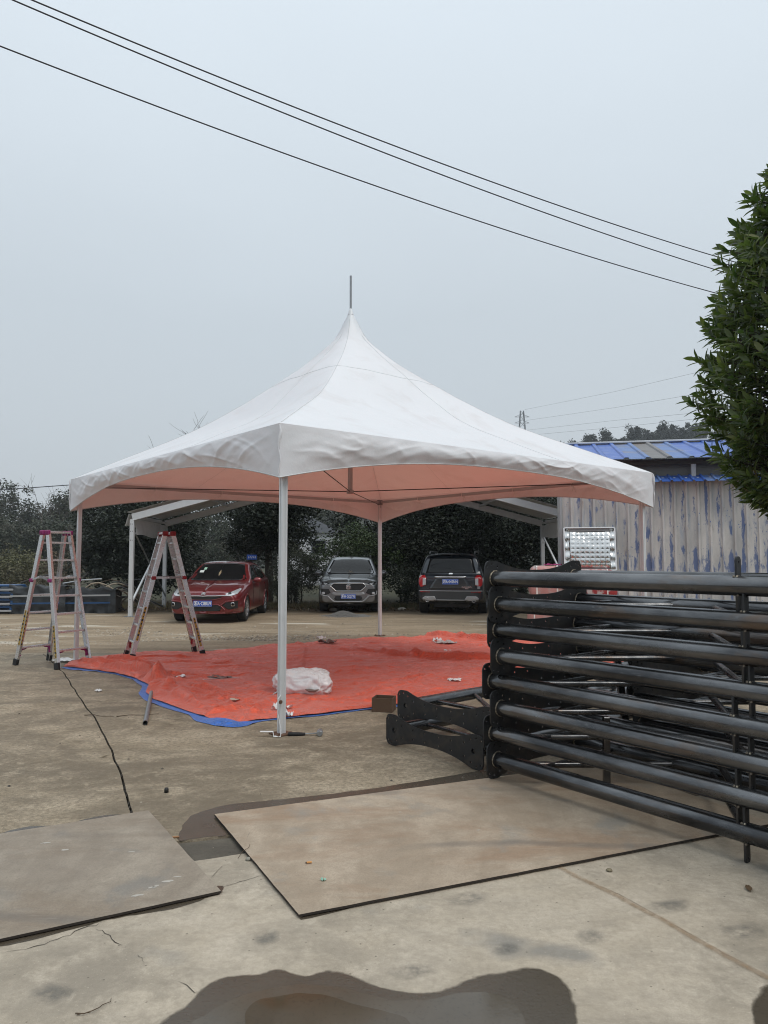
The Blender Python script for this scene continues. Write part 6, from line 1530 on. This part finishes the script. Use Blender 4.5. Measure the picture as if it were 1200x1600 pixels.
# dense undergrowth on the hill: cannot be counted
r = np.random.default_rng(5); n = 26000
x = r.uniform(-20, 190, n); y = r.uniform(195, 262, n); z = np.array([hill_z(a, b) for a, b in zip(x, y)]) + r.random(n) ** 1.6 * 4.5
V, Fq = leaves(n, np.stack([x, y, z], -1), 1.3, r, .8); link('hill_woodland', np_mesh('hill_woodland', V, Fq), L_FAR, kind='stuff')
x = r.uniform(-130, 60, n); y = r.uniform(110, 175, n); z = GZ + r.random(n) ** 1.5 * (4.5 + 2.0 * np.sin(x * .17)); V, Fq = leaves(n, np.stack([x, y, z], -1), 1.0, r, .8)
link('far_woodland', np_mesh('far_woodland', V, Fq), L_FAR, kind='stuff')
# bare trees
def bare(label, px, Y, h, seed, spread=.5, r0=.09, lean=(0, 0), group='bare winter trees'):
    rr = random.Random(seed); b = G(px, Y); t = thing('bare_tree', label, 'tree', b, 0, group); tk, tw = MB(), MB()
    def grow(p, d, l_, r_, lv):
        pts = [p]; q = p.copy(); dd = d.copy()
        for k in range(4):
            dd = (dd + Vector((rr.gauss(0, .10), rr.gauss(0, .10), rr.gauss(.03, .05)))).normalized(); q = q + dd * l_ / 4; pts.append(q.copy())
        (tk if lv < 2 else tw).tube(pts, [r_ * (1 - .11 * k) for k in range(5)], 6 if lv < 2 else 4, caps=False)
        if lv >= 4: return
        for k in range(3 if lv < 3 else 2):
            s_ = pts[rr.choice((2, 3, 4, 4))]; nd = (dd + Vector((rr.gauss(0, spread), rr.gauss(0, spread), rr.gauss(.1, spread * .5)))).normalized(); grow(s_, nd, l_ * rr.uniform(.55, .8), max(.007, r_ * .55), lv + 1)
    grow(Vector((0, 0, -.1)), Vector((lean[0], lean[1], 1)).normalized(), h * .36, r0, 0)
    tk.build('trunk', M_BARK, t); tw.build('twigs', M_BARK, t, 'stuff')
bare('bare twiggy tree above the hazy row left of the tent', 50, 66, 10.2, 3, .55, .11)
bare('slim bare tree left of the tent valance corner', 80, 72, 9.8, 4, .5, .10)
bare('bare tree top showing above the left slope of the canopy', 284, 40, 9.6, 6, .5, .10)
bare('bare leaning branches between the ladder top and the dark tree', 398, 27, 3.6, 8, .45, .06, (-.55, 0))
bare('bare stems beside the trunk behind the red car', 385, 28.5, 3.9, 9, .4, .05, (-.35, .1))
# dry verge grass and leaf litter
r = np.random.default_rng(8); n = 15000
x = r.uniform(-10, 7, n); y = 23.6 + np.abs(r.normal(0, 1.5, n)); l_ = r.uniform(.04, .20, n); a = r.uniform(0, 6.28, n); b = r.normal(0, .05, (n, 2)); w_ = .008
V = np.stack([np.stack([x - w_ * np.cos(a), y - w_ * np.sin(a), np.full(n, GZ)], -1), np.stack([x + w_ * np.cos(a), y + w_ * np.sin(a), np.full(n, GZ)], -1), np.stack([x + b[:, 0], y + b[:, 1], GZ + l_], -1)], 1).reshape(-1, 3)
link('dry_grass', np_mesh('dry_grass', V, np.arange(n * 3).reshape(n, 3)), leaf_mat('dry grass', (.13, .10, .05), (.22, .17, .09), (.06, .075, .03), .8), kind='stuff')
n = 6000; x = r.uniform(-12, 8, n); y = 22.8 + np.abs(r.normal(0, 1.8, n)); V, Fq = leaves(n, np.stack([x, y, GZ + .01 + r.random(n) * .05], -1), .07, r, .6)
link('leaf_litter', np_mesh('leaf_litter', V, Fq), leaf_mat('brown leaf litter', (.07, .045, .025), (.16, .11, .06)), kind='stuff')
# gravel heap in front of the grey SUV
c_ = G(541, 20.9); t = thing('gravel_heap', 'small grey gravel heap on the dirt in front of the grey SUV', 'gravel heap', c_)
mg = simple('grey gravel heap', (.17, .165, .155), .95, 0, .4, 40, .8, 60, .02)
MB().grid(lambda u, v: ((u - .5) * 1.7, (v - .5) * 1.1, -.01 + .15 * math.exp(-((u - .45) / .2) ** 2 - ((v - .5) / .25) ** 2) + .05 * math.exp(-((u - .78) / .1) ** 2 - ((v - .5) / .2) ** 2) + .02 * noise.noise(Vector((u * 16, v * 12, 0)))), 40, 26).build('gravel_mound', mg, t)
def mound(r, n):
    x = r.normal(0, .34, n); y = r.normal(-.05, .2, n); z = .14 * np.exp(-((x + .08) / .34) ** 2 - (y / .28) ** 2); return np.stack([x, y, z], -1)
V, T_ = pebbles(1200, mound, .008, .018, 31); link('loose_stones', np_mesh('loose_stones', V, T_), mg, t, kind='stuff')
for i, (px, Y, lb) in enumerate(((185, 23.6, 'pale rock by the rear post of the frame tent'), (521, 22.9, 'small flat pale stone left of the gravel heap'), (628, 23.2, 'white stone between the two SUVs'))):
    c_ = G(px, Y); o = MB().grid(lambda u, v: (.13 * math.cos(u * 6.2832) * math.sin(v * 3.1416) * (1 + .3 * noise.noise(Vector((math.cos(u * 6.2832), math.sin(u * 6.2832), v * 2 + i)))), .09 * math.sin(u * 6.2832) * math.sin(v * 3.1416), .03 + .06 * math.cos(v * 3.1416)), 12, 8).build('rock', simple('pale rock', (.42, .40, .36), .85, 0, .2, 14)); o.location = c_; tag(o, lb, 'rock')

# ---- the near tree at the right, big glossy leaves
NTX, NTY = 3.78, 5.75
leaf_v = [(0, 0, 0), (.02, .012, .004), (.055, .0185, .006), (.09, .014, .002), (.125, 0, -.010), (.09, -.014, .002), (.055, -.0185, .006), (.02, -.012, .004), (.03, 0, -.001), (.07, 0, -.002)]
leaf_f = [(0, 8, 1), (0, 7, 8), (1, 8, 9, 2), (7, 6, 9, 8), (2, 9, 3), (6, 5, 9), (3, 9, 4), (5, 4, 9)]
m, t_, b_ = node_mat('glossy evergreen leaf'); N = NT(m)
oi = N.n('ObjectInfo'); ge = N.n('NewGeometry'); rnd = N.math('FRACT', N.math('ADD', oi.outputs['Random'], ge.outputs['Random Per Island']), 0)
sxyz = N.n('SeparateXYZ'); N.l(N.co, sxyz.inputs[0])
cl = N.mix(rnd, (.032, .058, .016), (.115, .155, .038)); cl = N.mix(N.ramp(rnd, .88, .97), cl, (.15, .165, .045))
N.l(cl, b_.inputs['Base Color']); b_.inputs['Roughness'].default_value = .33; b_.inputs['Specular IOR Level'].default_value = .45
M_BLEAF = m
tb_ = N.n('BsdfTranslucent'); N.l(N.mix(rnd, (.06, .12, .02), (.18, .24, .05)), tb_.inputs[0]); mxl = N.n('MixShader'); mxl.inputs[0].default_value = .40
N.l(b_.outputs[0], mxl.inputs[1]); N.l(tb_.outputs[0], mxl.inputs[2]); N.l(mxl.outputs[0], t_.nodes['Material Output'].inputs[0])
leafmesh = MB().add(leaf_v, leaf_f, True).mesh('leaf')
nt_ = thing('broadleaf_tree', 'near evergreen tree with long glossy leaves at the right edge', 'tree', (NTX, NTY, 0))
r = np.random.default_rng(99); ZB, ZT = 1.84, 5.2
def prof(z):
    t = (z - ZB) / (ZT - ZB)
    return np.interp(z, [1.75, 1.98, 2.16, 2.46, 2.98, 3.6, 4.0, 4.55, 4.95, 5.3], [.40, .76, 1.0, 1.14, 1.20, 1.14, 1.06, .82, .50, .12])
ntw = 2100
tips = []; tk = MB()
tk.tube([(0, 0, -.05), (.03, .02, .9), (-.02, 0, 2.0), (0, .03, 3.2), (.02, 0, 4.3), (0, 0, 5.0)], [.085, .07, .06, .045, .025, .008], 10)
br_ = MB()
for i in range(ntw):
    z = ZB + (ZT - ZB) * r.random() ** 1.05; a = r.uniform(0, 2 * math.pi)
    R0 = float(prof(z)) * (1 + .05 * math.sin(a * 3 + z * 4) + .05 * math.sin(a * 7 - z * 9)) ; rad_ = R0 * (.55 + .45 * r.random() ** .55)
    p = np.array([rad_ * math.cos(a), rad_ * math.sin(a), z]); d = np.array([math.cos(a), math.sin(a), .35 + .5 * r.random() + .5 * (z - ZB) / (ZT - ZB) - (.5 if z < ZB + .35 else 0)]); d /= np.linalg.norm(d); tips.append((p, d))
    if i % 2 == 0: br_.tube([(0, 0, max(1.2, z - .5)), tuple(p * np.array([.5, .5, 1]) + np.array([0, 0, -.18])), tuple(p)], [.014, .009, .003], 4, caps=False)
tk.build('trunk', M_BARK, nt_); br_.build('branches', M_BARK, nt_)
mats = []
for p, d in tips:
    k = r.integers(9, 15); Z = Vector(d); X = Z.orthogonal().normalized(); Yv = Z.cross(X)
    for j in range(k):
        th = j * 2.4 + r.uniform(-.4, .4); f = j / k; base = Vector(p) - Z * (.16 * (1 - f)); op = math.radians(r.uniform(38, 82) * (1 - .45 * f))
        dirv = (Z * math.cos(op) + (X * math.cos(th) + Yv * math.sin(th)) * math.sin(op)); dirv.z -= .25 * r.random(); dirv.normalize()
        up = (Z - dirv * Z.dot(dirv)).normalized(); sd = up.cross(dirv); s = r.uniform(.7, 1.18)
        mats.append(Matrix(((dirv.x * s, sd.x * s, up.x * s, base.x), (dirv.y * s, sd.y * s, up.y * s, base.y), (dirv.z * s, sd.z * s, up.z * s, base.z), (0, 0, 0, 1))))
def score(M_):
    q = M_.translation + Vector((NTX, NTY, 0)); dv = (q - Vector((0, 0, CAM_H))); px = 600 + q.x / q.y * F_PX
    return dv.length + (100 if px > 1195 or px < 900 else 0)
mats.sort(key=score)
for M_ in mats[:300]:
    o = link('leaf', leafmesh, None, nt_); o.matrix_local = M_
leafmesh.materials.append(M_BLEAF)
rest = mats[300:]; LV = np.array([list(v) + [1] for v in leaf_v]); A = np.array([[list(rw) for rw in M_] for M_ in rest]); VV = np.einsum('nij,kj->nki', A, LV)[..., :3].reshape(-1, 3)
tris = np.array([(f[0], f[i], f[i + 1]) for f in leaf_f for i in range(1, len(f) - 1)]); FF = (tris[None] + np.arange(len(rest))[:, None, None] * len(leaf_v)).reshape(-1, 3)
link('foliage', np_mesh('foliage', VV, FF, True), M_BLEAF, nt_, kind='stuff')

# ================================================================== HOUSE, SIGN, WIRES, PYLON, HAZE
hb = G(484, 46); t = thing('far_house', 'small pale house half hidden by trees behind the red car', 'house', hb)
m_hw = simple('pale render', (.55, .56, .57), .8); m_hr = simple('grey roof tiles', (.16, .17, .19), .7)
MB().box((0, 0, 1.6), (3.6, 3, 3.2)).build('wall', m_hw, t)
MB().prism([(-2.1, 3.15), (0, 4.2), (2.1, 3.15)], -1.7, 1.7, Matrix(((1, 0, 0, 0), (0, 0, -1, 0), (0, 1, 0, 0), (0, 0, 0, 1)))).build('roof', m_hr, t)
for x in (-.9, .7):
    o = MB().box((x, -1.52, 2.3), (.9, .06, .9), None, 0, .01).build('window', m_hr, t); MB().box((x, -1.555, 2.3), (.74, .02, .74)).build('pane', M_GLASS, o)
sb = G(394, 25.8); t = thing('blue_sign', 'small blue sign with white lettering on a post behind the red car', 'sign', sb)
MB().tube([(0, 0, 0), (0, 0, 1.55)], .025, 8).build('post', M_CTRIM, t); MB().box((0, -.03, 1.66), (.34, .02, .17), None, 0, .005).build('sign_plate', simple('sign blue', (.03, .10, .45), .5), t)
m_ = MB()
for k in range(5): m_.bar((-.12 + .06 * k, -.042, 1.62 + .01 * (k % 2)), (-.10 + .06 * k, -.042, 1.70), .012, .004, (0, 1, 0))
for k in range(3): m_.bar((-.12 + .09 * k, -.042, 1.66), (-.06 + .09 * k, -.042, 1.665), .010, .004, (0, 1, 0))
m_.build('lettering', M_WHT, t)
M_WIRE = simple('black cable', (.02, .02, .022), .6)
for i, (a, b, Ya, Yb, lb) in enumerate((((50, 0), (1130, 404), 11.0, 19.0, 'topmost of the three overhead cables crossing the sky'), ((20, 0), (1120, 422), 11.0, 19.0, 'middle one of the three overhead cables crossing the sky'), ((0, 72), (1115, 457), 11.3, 19.3, 'lowest of the three overhead cables crossing the sky'))):
    p, q = At(a[0], a[1], Ya), At(b[0], b[1], Yb); d = q - p; pts = []
    for k in range(61):
        f = -.35 + 1.75 * k / 60; pp = p + d * f; pp.z += .22 * ((2 * f - 1) ** 2 - 1); pts.append(pp)
    tag(MB().tube(pts, .013, 6).build('overhead_cable', M_WIRE), lb, 'cable', 'overhead cables across the sky')
o = MB().tube([At(-200, 768, 60), At(0, 765.5, 60), At(105, 758, 60), At(300, 745, 60)], .035, 5).build('overhead_cable', M_WIRE); tag(o, 'thin cable above the hazy trees left of the tent corner', 'cable')
M_GREYST = simple('far galvanised lattice', (.13, .14, .15), .7)
PY = 262.0; tp = At(815.5, 642, PY); zg = hill_z(tp.x, PY); t = thing('lattice_pylon', 'far lattice pylon rising behind the right slope of the canopy', 'pylon', (tp.x, PY, zg))
H_ = tp.z - zg; m_ = MB(); wd = lambda f: 2.6 * (1 - f) + .55 * f
for sx in (-1, 1):
    for sy in (-1, 1): m_.tube([(sx * wd(0), sy * wd(0), 0), (sx * wd(1), sy * wd(1), H_)], .13, 5)
lv = [1 - .9 ** k for k in range(0, 30, 2)] + [1.0]; lv = [i / 14 for i in range(15)]
for a, b in zip(lv[:-1], lv[1:]):
    for sx in (-1, 1):
        m_.tube([(sx * wd(a), -wd(a), H_ * a), (-sx * wd(b), -wd(b), H_ * b)], .07, 4); m_.tube([(sx * wd(a), sx * -wd(a), H_ * a), (sx * wd(b), sx * wd(b), H_ * b)], .07, 4)
m_.build('lattice_body', M_GREYST, t)
m_ = MB()
for z in (H_ - 2.2, H_ - 4.4): m_.tube([(-2.6, 0, z), (2.6, 0, z)], .10, 5); m_.tube([(-2.6, 0, z), (0, 0, z + 1.1)], .07, 4); m_.tube([(2.6, 0, z), (0, 0, z + 1.1)], .07, 4)
m_.build('cross_arm', M_GREYST, t)
for i, (a, b, c__) in enumerate(((( 820, 640), (960, 612), (1110, 577)), ((822, 657), (960, 637), (1110, 612)), ((824, 672), (960, 657), (1110, 643)), ((826, 680), (960, 668), (1110, 652)))):
    pts = [At(a[0], a[1], 262), At(b[0], b[1], 215), At(c__[0], c__[1], 172), At(1400, c__[1] - 40, 120)]
    tag(MB().tube(pts, .03, 5).build('power_line', M_GREYST), '%s of the faint power lines right of the pylon' % ('topmost', 'second from the top', 'third from the top', 'lowest')[i], 'power line', 'faint power lines from the pylon')
hz, ht_, hbs = node_mat('pale winter haze'); ht_.nodes.remove(hbs); pv = ht_.nodes.new('ShaderNodeVolumePrincipled')
pv.inputs['Color'].default_value = (.86, .91, .96, 1); pv.inputs['Density'].default_value = .0007; pv.inputs['Anisotropy'].default_value = 0.2
ht_.links.new(pv.outputs[0], ht_.nodes['Material Output'].inputs['Volume'])
MB().box((0, 0, 31), (1000, 1000, 66)).build('haze', hz, kind='stuff')
